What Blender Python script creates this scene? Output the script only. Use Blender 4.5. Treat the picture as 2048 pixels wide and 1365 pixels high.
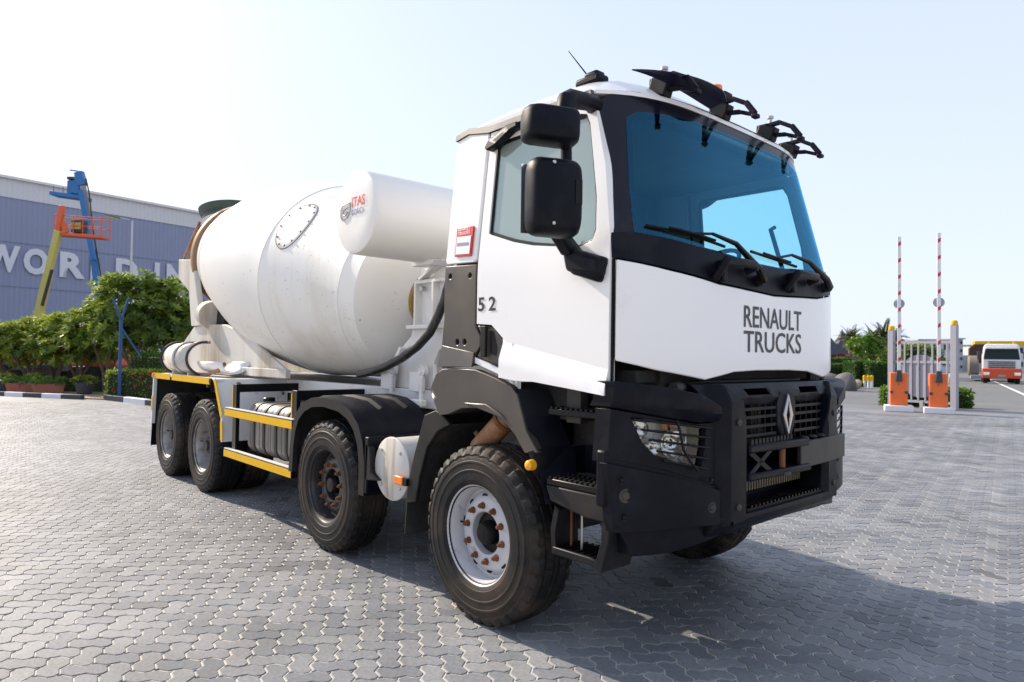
import bpy, bmesh, math, random
import numpy as np
from mathutils import Vector, Matrix, Euler
from mathutils.geometry import delaunay_2d_cdt
R = math.radians
scene = bpy.context.scene
for o in list(bpy.data.objects): bpy.data.objects.remove(o)
COL = scene.collection
random.seed(7)

# ------------------------------------------------------------------ camera
CAM = (3.2096, -3.8347, 1.6133); YAW, PITCH, ROLL, FPX = 2.4103, .0227, .014, 1361.0
fwd = Vector((math.cos(YAW)*math.cos(PITCH), math.sin(YAW)*math.cos(PITCH), math.sin(PITCH)))
rgt = Vector((math.sin(YAW), -math.cos(YAW), 0)); upv = rgt.cross(fwd)
rgt, upv = math.cos(ROLL)*rgt+math.sin(ROLL)*upv, math.cos(ROLL)*upv-math.sin(ROLL)*rgt
cd = bpy.data.cameras.new('camera'); cam = bpy.data.objects.new('camera', cd); COL.objects.link(cam)
cam.matrix_world = Matrix((( rgt.x, upv.x, -fwd.x, CAM[0]), (rgt.y, upv.y, -fwd.y, CAM[1]), (rgt.z, upv.z, -fwd.z, CAM[2]), (0,0,0,1)))
cd.sensor_width = 36; cd.lens = FPX/2048*36; cd.clip_end = 3000; cd.clip_start = .05
cd.dof.use_dof = True; cd.dof.focus_distance = 4.9; cd.dof.aperture_fstop = 3.2
scene.camera = cam

# ------------------------------------------------------------------ light
SUN_AZ, SUN_EL = R(190.5), R(33)
w = bpy.data.worlds.new('World'); scene.world = w; w.use_nodes = True
nt = w.node_tree; bg = nt.nodes['Background']
sky = nt.nodes.new('ShaderNodeTexSky'); sky.sky_type = 'NISHITA'; sky.sun_disc = False
sky.sun_elevation = SUN_EL; sky.sun_rotation = math.pi/2 - SUN_AZ
sky.air_density = 1.2; sky.dust_density = 1.5; sky.ozone_density = 2.0; sky.altitude = 0
# pale haze over the blue, thickest at the horizon
tc = nt.nodes.new('ShaderNodeTexCoord'); sx_ = nt.nodes.new('ShaderNodeSeparateXYZ'); nt.links.new(tc.outputs['Generated'], sx_.inputs[0])
mr = nt.nodes.new('ShaderNodeMapRange'); mr.inputs['From Min'].default_value = 0; mr.inputs['From Max'].default_value = .85; mr.inputs['To Min'].default_value = .88; mr.inputs['To Max'].default_value = .55
nt.links.new(sx_.outputs['Z'], mr.inputs['Value']); mxs = nt.nodes.new('ShaderNodeMix'); mxs.data_type = 'RGBA'; mxs.inputs['B'].default_value = (4.55, 4.98, 6.1, 1)
nt.links.new(mr.outputs[0], mxs.inputs['Factor']); nt.links.new(sky.outputs[0], mxs.inputs['A']); nt.links.new(mxs.outputs['Result'], bg.inputs[0]); bg.inputs[1].default_value = .13
sd = bpy.data.lights.new('sun', 'SUN'); sun = bpy.data.objects.new('sun', sd); COL.objects.link(sun)
sd.energy = 4.5; sd.angle = R(.6); sd.color = (1, .87, .72)
sdir = Vector((math.cos(SUN_AZ)*math.cos(SUN_EL), math.sin(SUN_AZ)*math.cos(SUN_EL), math.sin(SUN_EL)))
sun.rotation_euler = sdir.to_track_quat('Z', 'Y').to_euler(); sun.location = sdir*60
vs = scene.view_settings; vs.view_transform = 'Standard'; vs.look = 'None'; vs.exposure = 0.62; vs.gamma = 1

def ground_at(px, depth, z=0.0):
    """point at a given depth along the optical axis under image column px"""
    p = Vector(CAM) + fwd*depth + rgt*((px-1024)/FPX*depth); p.z = z; return p
def proj_np(P):
    v = P-np.array(CAM); d = v@np.array(fwd)
    return 1024+FPX*(v@np.array(rgt))/d, 682.5-FPX*(v@np.array(upv))/d, d

# ------------------------------------------------------------------ materials
def new_mat(name):
    m = bpy.data.materials.new(name); m.use_nodes = True
    return m, m.node_tree, m.node_tree.nodes['Principled BSDF']
def mat(name, col, rough=.5, metal=0, var=.12, scale=6, bump=0, bscale=60, dirt=None, dscale=3, dlo=.5, dhi=.7, coat=0, spec=.5, streak=False, speck=None):
    m, t, b = new_mat(name); L = t.links.new; N = t.nodes.new
    b.inputs['Roughness'].default_value = rough; b.inputs['Metallic'].default_value = metal
    b.inputs['Specular IOR Level'].default_value = spec
    if coat: b.inputs['Coat Weight'].default_value = coat; b.inputs['Coat Roughness'].default_value = .08
    g = N('ShaderNodeNewGeometry'); n = N('ShaderNodeTexNoise'); n.inputs['Scale'].default_value = scale; n.inputs['Detail'].default_value = 6
    L(g.outputs['Position'], n.inputs['Vector'])
    mix = N('ShaderNodeMix'); mix.data_type = 'RGBA'
    mix.inputs['A'].default_value = (*[max(0, c*(1-var)) for c in col], 1); mix.inputs['B'].default_value = (*[min(1, c*(1+var)) for c in col], 1)
    L(n.outputs['Fac'], mix.inputs['Factor']); out = mix.outputs['Result']
    if dirt:
        n2 = N('ShaderNodeTexNoise'); n2.inputs['Scale'].default_value = dscale; n2.inputs['Detail'].default_value = 8; n2.inputs['Roughness'].default_value = .62
        if streak:
            mp = N('ShaderNodeMapping'); mp.inputs['Scale'].default_value = (1, 1, .12); L(g.outputs['Position'], mp.inputs[0]); L(mp.outputs[0], n2.inputs['Vector'])
        else: L(g.outputs['Position'], n2.inputs['Vector'])
        r = N('ShaderNodeMapRange'); r.inputs['From Min'].default_value = dlo; r.inputs['From Max'].default_value = dhi
        L(n2.outputs['Fac'], r.inputs['Value'])
        mx = N('ShaderNodeMix'); mx.data_type = 'RGBA'; mx.inputs['B'].default_value = (*dirt, 1)
        L(out, mx.inputs['A']); L(r.outputs['Result'], mx.inputs['Factor']); out = mx.outputs['Result']
        r2 = N('ShaderNodeMapRange'); r2.inputs['To Min'].default_value = rough; r2.inputs['To Max'].default_value = min(1, rough+.3)
        L(r.outputs['Result'], r2.inputs['Value']); L(r2.outputs['Result'], b.inputs['Roughness'])
    if speck:
        ns = N('ShaderNodeTexNoise'); ns.inputs['Scale'].default_value = 34; ns.inputs['Detail'].default_value = 3; L(g.outputs['Position'], ns.inputs['Vector'])
        nm = N('ShaderNodeTexNoise'); nm.inputs['Scale'].default_value = 1.7; nm.inputs['Detail'].default_value = 3; L(g.outputs['Position'], nm.inputs['Vector'])
        ra = N('ShaderNodeMapRange'); ra.inputs['From Min'].default_value = .66; ra.inputs['From Max'].default_value = .70; L(ns.outputs['Fac'], ra.inputs['Value'])
        rb_ = N('ShaderNodeMapRange'); rb_.inputs['From Min'].default_value = .48; rb_.inputs['From Max'].default_value = .62; L(nm.outputs['Fac'], rb_.inputs['Value'])
        mu = N('ShaderNodeMath'); mu.operation = 'MULTIPLY'; L(ra.outputs[0], mu.inputs[0]); L(rb_.outputs[0], mu.inputs[1])
        mz = N('ShaderNodeMix'); mz.data_type = 'RGBA'; mz.inputs['B'].default_value = (*speck, 1); L(out, mz.inputs['A']); L(mu.outputs[0], mz.inputs['Factor']); out = mz.outputs['Result']
    L(out, b.inputs['Base Color'])
    if bump:
        nb = N('ShaderNodeTexNoise'); nb.inputs['Scale'].default_value = bscale; nb.inputs['Detail'].default_value = 4
        L(g.outputs['Position'], nb.inputs['Vector']); bp = N('ShaderNodeBump'); bp.inputs['Strength'].default_value = bump; bp.inputs['Distance'].default_value = .02
        L(nb.outputs['Fac'], bp.inputs['Height']); L(bp.outputs['Normal'], b.inputs['Normal'])
    return m
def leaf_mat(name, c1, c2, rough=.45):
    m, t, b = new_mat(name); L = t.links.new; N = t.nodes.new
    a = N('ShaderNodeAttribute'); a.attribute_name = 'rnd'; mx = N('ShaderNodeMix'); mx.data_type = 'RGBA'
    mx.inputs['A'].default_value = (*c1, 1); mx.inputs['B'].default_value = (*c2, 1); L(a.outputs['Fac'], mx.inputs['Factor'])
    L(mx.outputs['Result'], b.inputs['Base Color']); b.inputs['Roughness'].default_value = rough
    tr = N('ShaderNodeBsdfTranslucent'); L(mx.outputs['Result'], tr.inputs['Color']); ms = N('ShaderNodeMixShader'); ms.inputs[0].default_value = .45
    L(b.outputs[0], ms.inputs[1]); L(tr.outputs[0], ms.inputs[2]); L(ms.outputs[0], t.nodes['Material Output'].inputs[0])
    return m
def glass_mat(name, tint, refl_rough=.02, ior=1.5, gcol=(1, 1, 1), dust_sheen=0):
    m, t, b = new_mat(name); L = t.links.new; N = t.nodes.new
    tr = N('ShaderNodeBsdfTransparent'); tr.inputs[0].default_value = (*tint, 1)
    gl = N('ShaderNodeBsdfGlossy'); gl.inputs['Roughness'].default_value = refl_rough; gl.inputs[0].default_value = (*gcol, 1)
    f = N('ShaderNodeFresnel'); f.inputs[0].default_value = ior; ms = N('ShaderNodeMixShader')
    base = tr.outputs[0]
    if dust_sheen:      # dust film, with the bright sky's sheen put into its pale colour
        df = N('ShaderNodeBsdfDiffuse'); df.inputs[0].default_value = (.54, .66, .62, 1); tl = N('ShaderNodeBsdfTranslucent'); tl.inputs[0].default_value = (.54, .66, .62, 1); a1 = N('ShaderNodeAddShader'); L(df.outputs[0], a1.inputs[0]); L(tl.outputs[0], a1.inputs[1])
        m2 = N('ShaderNodeMixShader'); m2.inputs[0].default_value = dust_sheen; L(tr.outputs[0], m2.inputs[1]); L(a1.outputs[0], m2.inputs[2]); base = m2.outputs[0]
    L(f.outputs[0], ms.inputs[0]); L(base, ms.inputs[1]); L(gl.outputs[0], ms.inputs[2]); L(ms.outputs[0], t.nodes['Material Output'].inputs[0])
    return m
def paver_mat(name, use_attr):
    m, t, b = new_mat(name); L = t.links.new; N = t.nodes.new
    g = N('ShaderNodeNewGeometry')
    if use_attr: a = N('ShaderNodeAttribute'); a.attribute_name = 'rnd'; rnd = a.outputs['Fac']
    else: a = N('ShaderNodeObjectInfo'); rnd = a.outputs['Random']
    cr = N('ShaderNodeValToRGB'); e = cr.color_ramp.elements
    d0 = cr.color_ramp.elements.new(.05); d0.color = (.148, .158, .176, 1); e = cr.color_ramp.elements; e[0].color = (.115, .115, .12, 1)
    e[0].position = 0; _c = 0; e[-1].position = 1; e[-1].color = (.232, .236, .244, 1)
    x = cr.color_ramp.elements.new(.5); x.color = (.188, .195, .206, 1)
    L(rnd, cr.inputs[0])
    n = N('ShaderNodeTexNoise'); n.inputs['Scale'].default_value = 45; n.inputs['Detail'].default_value = 8; L(g.outputs['Position'], n.inputs['Vector'])
    n2 = N('ShaderNodeTexNoise'); n2.inputs['Scale'].default_value = .45; n2.inputs['Detail'].default_value = 4; L(g.outputs['Position'], n2.inputs['Vector'])
    n3 = N('ShaderNodeTexNoise'); n3.inputs['Scale'].default_value = 2.6; n3.inputs['Detail'].default_value = 6; L(g.outputs['Position'], n3.inputs['Vector'])
    def mul(c, fac_out, lo, hi, f0=.3, f1=.7):
        r = N('ShaderNodeMapRange'); r.inputs['From Min'].default_value = f0; r.inputs['From Max'].default_value = f1
        r.inputs['To Min'].default_value = lo; r.inputs['To Max'].default_value = hi; L(fac_out, r.inputs['Value'])
        v = N('ShaderNodeVectorMath'); v.operation = 'SCALE'; L(c, v.inputs[0]); L(r.outputs[0], v.inputs['Scale']); return v.outputs[0]
    c = mul(cr.outputs[0], n.outputs['Fac'], .82, 1.18); c = mul(c, n2.outputs['Fac'], .72, 1.2); c = mul(c, n3.outputs['Fac'], .82, 1.12)
    mp2 = N('ShaderNodeMapping'); mp2.inputs['Rotation'].default_value = (0, 0, R(-8)); mp2.inputs['Scale'].default_value = (.10, 1.5, 1); L(g.outputs['Position'], mp2.inputs[0])
    n4 = N('ShaderNodeTexNoise'); n4.inputs['Scale'].default_value = 1.0; n4.inputs['Detail'].default_value = 5; L(mp2.outputs[0], n4.inputs['Vector']); c = mul(c, n4.outputs['Fac'], 1.06, .76, .5, .72)
    # small oil spots
    v = N('ShaderNodeTexVoronoi'); v.inputs['Scale'].default_value = 1.1; L(g.outputs['Position'], v.inputs['Vector'])
    nn = N('ShaderNodeTexNoise'); nn.inputs['Scale'].default_value = 30; L(g.outputs['Position'], nn.inputs['Vector'])
    ad = N('ShaderNodeMath'); ad.operation = 'MULTIPLY_ADD'; ad.inputs[1].default_value = .06; L(nn.outputs['Fac'], ad.inputs[0]); L(v.outputs['Distance'], ad.inputs[2])
    c = mul(c, ad.outputs[0], .35, 1, .055, .075)
    L(c, b.inputs['Base Color']); b.inputs['Roughness'].default_value = .62; b.inputs['Specular IOR Level'].default_value = .45
    bp = N('ShaderNodeBump'); bp.inputs['Strength'].default_value = .35; bp.inputs['Distance'].default_value = .004
    L(n.outputs['Fac'], bp.inputs['Height']); L(bp.outputs[0], b.inputs['Normal'])
    return m
WHITE = mat('white_cab_paint', (.77, .77, .775), .24, var=.02, scale=2, coat=.4, dirt=(.62, .58, .52), dscale=2.2, dlo=.62, dhi=.95)
CREAM = mat('cream_drum_paint', (.77, .765, .735), .42, var=.03, scale=2, dirt=(.50, .42, .30), dscale=1.4, dlo=.55, dhi=.92, streak=True, speck=(.42, .37, .30))
TANKW = mat('tank_paint', (.76, .75, .72), .4, var=.03, scale=2, dirt=(.6, .54, .44), dscale=2.5, dlo=.58, dhi=.95, streak=True)
GREYW = mat('grey_white_paint', (.72, .72, .71), .45, var=.04, scale=4, speck=(.30, .25, .19), dirt=(.42, .33, .24), dscale=3.5, dlo=.56, dhi=.85)
RUSTW = mat('rusty_white_paint', (.74, .74, .75), .45, var=.03, scale=4, dirt=(.16, .06, .025), dscale=5, dlo=.66, dhi=.70)
BLACK = mat('black_plastic', (.0035, .0042, .0085), .40, var=.25, scale=8, bump=.06, bscale=400, dirt=(.017, .018, .024), dscale=4, dlo=.50, dhi=.80, spec=.13)
BLACKD = mat('dusty_black_plastic', (.010, .010, .012), .45, var=.2, scale=5, spec=.2, dirt=(.038, .032, .027), dscale=2.5, dlo=.42, dhi=.75)
DPANEL = mat('dark_grey_panel', (.045, .040, .036), .36, var=.1, scale=3, dirt=(.085, .068, .052), dscale=2, dlo=.45, dhi=.8)
BLKP = mat('black_paint', (.005, .005, .006), .35, var=.2, spec=.2)
DARK = mat('dark_interior', (.018, .021, .024), .8, var=.2)
UNDER = mat('dirty_underbody', (.014, .0135, .013), .75, var=.3, scale=9, dirt=(.055, .046, .038), dscale=6, dlo=.5, dhi=.8, bump=.3, bscale=30)
CHAS = mat('chassis_steel', (.025, .024, .023), .6, var=.25, dirt=(.08, .06, .045), dscale=5)
YEL = mat('yellow_tape', (.74, .43, .004), .5, var=.08, scale=10, spec=.15)
TYRE = mat('tyre_rubber', (.006, .006, .0065), .58, var=.2, scale=14, bump=.12, bscale=160, dirt=(.085, .058, .039), dscale=3.0, dlo=.44, dhi=.85, spec=.3)
RIMW = mat('rim_white', (.50, .50, .52), .4, var=.06, scale=10, dirt=(.20, .14, .10), dscale=9, dlo=.58, dhi=.75)
RIMB = mat('rim_black', (.03, .03, .033), .3, var=.2, dirt=(.13, .10, .075), dscale=8, dlo=.55, dhi=.8)
RIMG = mat('rim_dull', (.36, .34, .33), .4, var=.15, metal=.3, dirt=(.16, .10, .06), dscale=7, dlo=.48, dhi=.72)
RUST = mat('rust', (.17, .065, .024), .75, var=.35, scale=40, dirt=(.10, .04, .02), dscale=20)
RUSTP = mat('rusty_pipe', (.27, .12, .055), .6, var=.35, scale=14, dirt=(.40, .28, .18), dscale=6)
RUSTRING = mat('rusty_ring', (.30, .19, .10), .6, var=.3, scale=8, dirt=(.17, .07, .03), dscale=5)
OCHRE = mat('greasy_ochre', (.34, .20, .035), .45, var=.3, scale=20)
ALU = mat('dull_aluminium', (.24, .23, .22), .45, metal=.6, var=.15, scale=5, dirt=(.09, .065, .045), dscale=3, dlo=.38, dhi=.62, streak=True)
STEEL = mat('steel', (.45, .45, .45), .35, metal=.8)
HOSE = mat('black_rubber_hose', (.02, .02, .021), .4, var=.2, dirt=(.12, .11, .10), dscale=6, dlo=.58, dhi=.8)
AIRT = mat('stained_tank_white', (.56, .55, .52), .45, var=.06, scale=6, dirt=(.30, .21, .11), dscale=7, dlo=.54, dhi=.75, streak=True)
RED = mat('red_print', (.55, .02, .02), .4, var=.05); REDP = mat('faded_red_print', (.60, .05, .045), .45, var=.05); BLUEP = mat('slate_blue_print', (.17, .19, .33), .45, var=.05)
TEXTB = mat('black_lettering', (.018, .017, .019), .4, var=.1)
ORANGE = mat('orange_lens', (.85, .22, .02), .25, var=.1); AMBER = mat('amber_lens', (.85, .42, .02), .25, var=.1)
LENS = glass_mat('clear_lens', (.86, .88, .88)); CHROME = mat('reflector', (.85, .85, .85), .12, metal=1, var=.05)
SCREEN = glass_mat('windscreen_glass', (.46, .84, .92), .015, 1.95, (.16, .58, .95)); SIDEG = glass_mat('side_glass', (.80, .97, .92), .02, 2.2, (.88, 1, .97), .42)
CLEARG = glass_mat('clean_side_glass', (.84, .97, .95), .02, 1.4)
VISOR = mat('smoked_visor', (.010, .009, .028), .35, var=.1, spec=.25)
GREEN = mat('dark_green_rubber', (.03, .06, .055), .45, var=.2)
SAND = mat('joint_sand', (.60, .55, .47), .95, var=.18, scale=30, bump=.4, bscale=200)
PAVO = paver_mat('paver_concrete', False); PAVS = paver_mat('paver_concrete_field', True)
ASPH = mat('asphalt', (.135, .138, .142), .85, var=.12, scale=3, bump=.3, bscale=80, dirt=(.19, .185, .175), dscale=.35, dlo=.45, dhi=.7)
CONC = mat('light_concrete', (.17, .172, .178), .8, var=.12, scale=3, bump=.2, bscale=50)
EARTH = mat('sandy_earth', (.33, .25, .18), .95, var=.25, scale=5, bump=.5, bscale=30)
KW = mat('kerb_white', (.72, .72, .74), .7, var=.06, dirt=(.45, .42, .38), dscale=5, dlo=.6, dhi=.8); KB = mat('kerb_black', (.05, .052, .058), .7, var=.2)

# ------------------------------------------------------------------ mesh helpers
def tag(o, label=None, cat=None, group=None, kind=None):
    if label: o['label'] = label
    if cat: o['category'] = cat
    if group: o['group'] = group
    if kind: o['kind'] = kind
    return o
def empty(name, loc=(0, 0, 0), rz=0, parent=None):
    o = bpy.data.objects.new(name, None); COL.objects.link(o); o.location = loc; o.rotation_euler.z = rz; o.empty_display_size = .2
    if parent: o.parent = parent
    return o
def make_mesh(name, V, F, m, sharp=38):
    me = bpy.data.meshes.new(name); me.from_pydata([tuple(v) for v in V], [], [tuple(f) for f in F]); me.materials.append(m)
    bm = bmesh.new(); bm.from_mesh(me)
    bmesh.ops.recalc_face_normals(bm, faces=bm.faces[:])
    for f in bm.faces: f.smooth = True
    ca = math.radians(sharp)
    for e in bm.edges: e.smooth = not (len(e.link_faces) == 2 and e.calc_face_angle(0) > ca)
    bm.to_mesh(me); bm.free(); return me
def link(name, me, parent=None):
    o = bpy.data.objects.new(name, me); COL.objects.link(o)
    if parent: o.parent = parent
    return o
class MB:
    def __init__(s): s.V = []; s.F = []
    def add(s, V, F):
        n = len(s.V); s.V += [Vector(v) for v in V]; s.F += [tuple(i+n for i in f) for f in F]; return s
    def box(s, c, d, rot=None):
        x, y, z = [q/2 for q in d]; P = [Vector((a*x, b*y, e*z)) for e in (-1, 1) for b in (-1, 1) for a in (-1, 1)]
        if rot: Q = Euler(rot).to_matrix(); P = [Q@v for v in P]
        c = Vector(c)
        return s.add([c+v for v in P], [(0, 2, 3, 1), (4, 5, 7, 6), (0, 1, 5, 4), (2, 6, 7, 3), (0, 4, 6, 2), (1, 3, 7, 5)])
    def rbox(s, c, d, r, axis='y', rot=None, seg=5):
        """box whose four edges along `axis` are rounded"""
        i = 'xyz'.index(axis); a, b = [k for k in range(3) if k != i]; poly = []
        for sx, sy, a0 in ((1, 1, 0), (-1, 1, 90), (-1, -1, 180), (1, -1, 270)):
            for k in range(seg+1):
                t = R(a0+90*k/seg); poly.append((sx*(d[a]/2-r)+r*math.cos(t), sy*(d[b]/2-r)+r*math.sin(t)))
        V = []
        for e in (-1, 1):
            for u, v in poly:
                q = [0, 0, 0]; q[a] = u; q[b] = v; q[i] = e*d[i]/2; V.append(Vector(q))
        if rot: Q = Euler(rot).to_matrix(); V = [Q@v for v in V]
        c = Vector(c); n = len(poly)
        return s.add([c+v for v in V], [tuple(range(n))[::-1], tuple(range(n, 2*n))]+[(k, (k+1) % n, n+(k+1) % n, n+k) for k in range(n)])
    def tube(s, path, r, seg=10, cap=True):
        path = [Vector(p) for p in path]; n = len(path); V = []; F = []
        rs = r if isinstance(r, (list, tuple)) else [r]*n
        prev = None
        for i, p in enumerate(path):
            t = (path[min(i+1, n-1)]-path[max(i-1, 0)]).normalized()
            if prev is None: u = t.orthogonal().normalized()
            else: u = (prev-t*prev.dot(t)).normalized()
            prev = u; v = t.cross(u)
            V += [p+(u*math.cos(2*math.pi*k/seg)+v*math.sin(2*math.pi*k/seg))*rs[i] for k in range(seg)]
        for i in range(n-1):
            for k in range(seg): F.append((i*seg+k, i*seg+(k+1) % seg, (i+1)*seg+(k+1) % seg, (i+1)*seg+k))
        if cap: F += [tuple(range(seg))[::-1], tuple(range((n-1)*seg, n*seg))]
        return s.add(V, F)
    def bar(s, a, b, w, h, up=(0, 0, 1)):
        a, b = Vector(a), Vector(b); t = (b-a).normalized(); u = t.cross(Vector(up)).normalized(); v = u.cross(t); V = []
        for p in (a, b): V += [p-u*w/2-v*h/2, p+u*w/2-v*h/2, p+u*w/2+v*h/2, p-u*w/2+v*h/2]
        return s.add(V, [(0, 1, 2, 3), (7, 6, 5, 4), (0, 4, 5, 1), (1, 5, 6, 2), (2, 6, 7, 3), (3, 7, 4, 0)])
    def lathe(s, prof, org, axis, seg=48, close=False, cap=True):
        """prof: (along axis, radius)"""
        a = Vector(axis).normalized(); u = a.orthogonal().normalized(); v = a.cross(u); o = Vector(org); V = []; F = []
        for d, r in prof: V += [o+a*d+(u*math.cos(2*math.pi*k/seg)+v*math.sin(2*math.pi*k/seg))*r for k in range(seg)]
        n = len(prof)
        for i in range(n-1 if not close else n):
            j = (i+1) % n
            for k in range(seg): F.append((i*seg+k, i*seg+(k+1) % seg, j*seg+(k+1) % seg, j*seg+k))
        if not close and cap:
            if prof[0][1] > 1e-4: F.append(tuple(range(seg))[::-1])
            if prof[-1][1] > 1e-4: F.append(tuple(range((n-1)*seg, n*seg)))
        return s.add(V, F)
    def prism(s, poly, axis, a, b):
        """poly in the two other axes, extruded from a to b"""
        i = 'xyz'.index(axis); p, q = [k for k in range(3) if k != i]; V = []; n = len(poly)
        for e in (a, b):
            for u, v in poly: t = [0, 0, 0]; t[p] = u; t[q] = v; t[i] = e; V.append(t)
        return s.add(V, [tuple(range(n))[::-1], tuple(range(n, 2*n))]+[(k, (k+1) % n, n+(k+1) % n, n+k) for k in range(n)])
    def sheet(s, outer, fn, thick, holes=(), grid=.07):
        """flat outline (u,v) tessellated, mapped by fn(u,v)->point and given thickness by vector thick"""
        def ins(P, u, v):
            c = False; j = len(P)-1
            for i in range(len(P)):
                if (P[i][1] > v) != (P[j][1] > v) and u < (P[j][0]-P[i][0])*(v-P[i][1])/(P[j][1]-P[i][1])+P[i][0]: c = not c
                j = i
            return c
        def dens(P):
            o = []
            for i in range(len(P)):
                a, b = Vector(P[i]), Vector(P[(i+1) % len(P)]); n = max(1, int((b-a).length/grid))
                o += [tuple(a+(b-a)*k/n) for k in range(n)]
            return o
        outer = dens(outer); holes = [dens(h) for h in holes]; pts = list(outer); E = []
        n = len(outer); E += [(i, (i+1) % n) for i in range(n)]
        for h in holes:
            b = len(pts); pts += h; E += [(b+i, b+(i+1) % len(h)) for i in range(len(h))]
        us = [q[0] for q in outer]; vs_ = [q[1] for q in outer]
        u = min(us)+grid/2
        while u < max(us):
            v = min(vs_)+grid/2
            while v < max(vs_):
                if ins(outer, u, v) and not any(ins(h, u, v) for h in holes) and min((u-q[0])**2+(v-q[1])**2 for q in pts[:b if False else len(outer)+sum(map(len, holes))]) > (grid*.45)**2: pts.append((u, v))
                v += grid
            u += grid
        r = delaunay_2d_cdt([Vector(q) for q in pts], E, [], 1 if not holes else 0, 1e-6)
        P2, T = r[0], r[2]
        T = [t for t in T if (lambda c: ins(outer, *c) and not any(ins(h, *c) for h in holes))(((P2[t[0]][0]+P2[t[1]][0]+P2[t[2]][0])/3, (P2[t[0]][1]+P2[t[1]][1]+P2[t[2]][1])/3))]
        A = [Vector(fn(q[0], q[1])) for q in P2]; th = Vector(thick); n = len(A); V = A+[q+th for q in A]; F = [tuple(t) for t in T]
        if th.length > 0:
            F += [tuple(i+n for i in reversed(t)) for t in T]; cnt = {}
            for t in T:
                for i in range(3):
                    a, b = t[i], t[(i+1) % 3]; cnt[(a, b)] = 1
            for (a, b) in cnt:
                if (b, a) not in cnt: F.append((b, a, a+n, b+n))
        return s.add(V, F)
    def xf(s, M): s.V = [M@v for v in s.V]; return s
    def mesh(s, name, m, sharp=38): return make_mesh(name, s.V, s.F, m, sharp)
    def build(s, name, m, parent=None, bevel=0, sharp=38, mirror=False):
        if mirror: s.V = [Vector((v.x, -v.y, v.z)) for v in s.V]
        o = link(name, s.mesh(name, m, sharp), parent)
        if bevel:
            b = o.modifiers.new('bevel', 'BEVEL'); b.width = bevel; b.segments = 2; b.limit_method = 'ANGLE'; b.angle_limit = R(40); b.harden_normals = False
        return o
def text_geo(txt, height, bold=0, sx=1.0, spacing=1.0, depth=0):
    """letters as (verts2d, faces) with the lower left corner at 0,0"""
    c = bpy.data.curves.new('t', 'FONT'); c.body = txt; c.size = 1; c.offset = bold; c.space_character = spacing; c.resolution_u = 3
    o = bpy.data.objects.new('t', c); COL.objects.link(o); dg = bpy.context.evaluated_depsgraph_get(); me = bpy.data.meshes.new_from_object(o.evaluated_get(dg))
    V = [Vector((v.co.x, v.co.y)) for v in me.vertices]; F = [tuple(p.vertices) for p in me.polygons]
    bpy.data.objects.remove(o); bpy.data.curves.remove(c); bpy.data.meshes.remove(me)
    x0 = min(v.x for v in V); y0 = min(v.y for v in V); h = max(v.y for v in V)-y0; k = height/h
    return [((v.x-x0)*k*sx, (v.y-y0)*k) for v in V], F
def text_obj(name, txt, height, fn, m, parent, bold=0, sx=1.0, spacing=1.0, width=None, thick=None):
    V, F = text_geo(txt, height, bold, sx, spacing)
    if width: k = width/max(v[0] for v in V); V = [(a*k, b) for a, b in V]
    P = [Vector(fn(a, b)) for a, b in V]
    if thick:
        n = len(P); cnt = set(); F2 = list(F)
        for f in F:
            for i in range(len(f)): cnt.add((f[i], f[(i+1) % len(f)]))
        F2 += [tuple(i+n for i in reversed(f)) for f in F]+[(b, a, a+n, b+n) for a, b in cnt if (b, a) not in cnt]
        P += [p+Vector(thick) for p in P]; F = F2
    return link(name, make_mesh(name, P, F, m), parent)
def copy_tree(o, parent=None):
    c = o.copy(); COL.objects.link(c); c.parent = parent
    for ch in list(o.children): copy_tree(ch, c)
    return c

# ------------------------------------------------------------------ ground
def pix_dir(px, py): return fwd+rgt*((px-1024)/FPX)+upv*((682.5-py)/FPX)
def gp(px, py, z=0.0):
    d = pix_dir(px, py); t = (z-CAM[2])/d.z; return Vector(CAM)+d*t
def at(px, py, depth): return Vector(CAM)+pix_dir(px, py)*depth
def poly_obj(name, pts, z, m, parent=None):
    me = make_mesh(name, [(p[0], p[1], z) for p in pts], [tuple(range(len(pts)))], m); o = link(name, me, parent)
    if me.polygons[0].normal.z < 0: me.flip_normals()
    return o
def subdiv_plane(name, cx, cy, r, z, m):
    V = []; F = []; n = 96; rings = [0.01, 30, 60, 120, 250, 500, 1000, 2200]
    for q in rings: V += [(cx+q*math.cos(2*math.pi*k/n), cy+q*math.sin(2*math.pi*k/n), z) for k in range(n)]
    for i in range(len(rings)-1):
        for k in range(n): F.append((i*n+k, i*n+(k+1) % n, (i+1)*n+(k+1) % n, (i+1)*n+k))
    return link(name, make_mesh(name, V, F, m))
tag(subdiv_plane('ground', 0, 0, 0, -.06, EARTH), kind='structure')
EDGE_A, EDGE_B = Vector((-16, 16.36, 0)), Vector((25, 34.6, 0))
PAVE = [(-36, -7.2), (-26.3, -1.25), (-23.75, .35), (-23.0, 1.55), (-18.9, 1.85), (-14.5, 3.6), (-16, 16.36), (25, 34.6), (30, -25), (-36, -25)]
pave = tag(poly_obj('pavement', PAVE, -.0042, SAND), kind='structure')
def inside(P, x, y):
    c = np.zeros(len(x), bool); j = len(P)-1
    for i in range(len(P)):
        xi, yi = P[i]; xj, yj = P[j]
        if yi != yj: c ^= ((yi > y) != (yj > y)) & (x < (xj-xi)*(y-yi)/(yj-yi)+xi)
        j = i
    return c
U = .1125; AMP = .0115; PANG = R(57); e1 = np.array([math.cos(PANG), math.sin(PANG)]); e2 = np.array([-e1[1], e1[0]])
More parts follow.
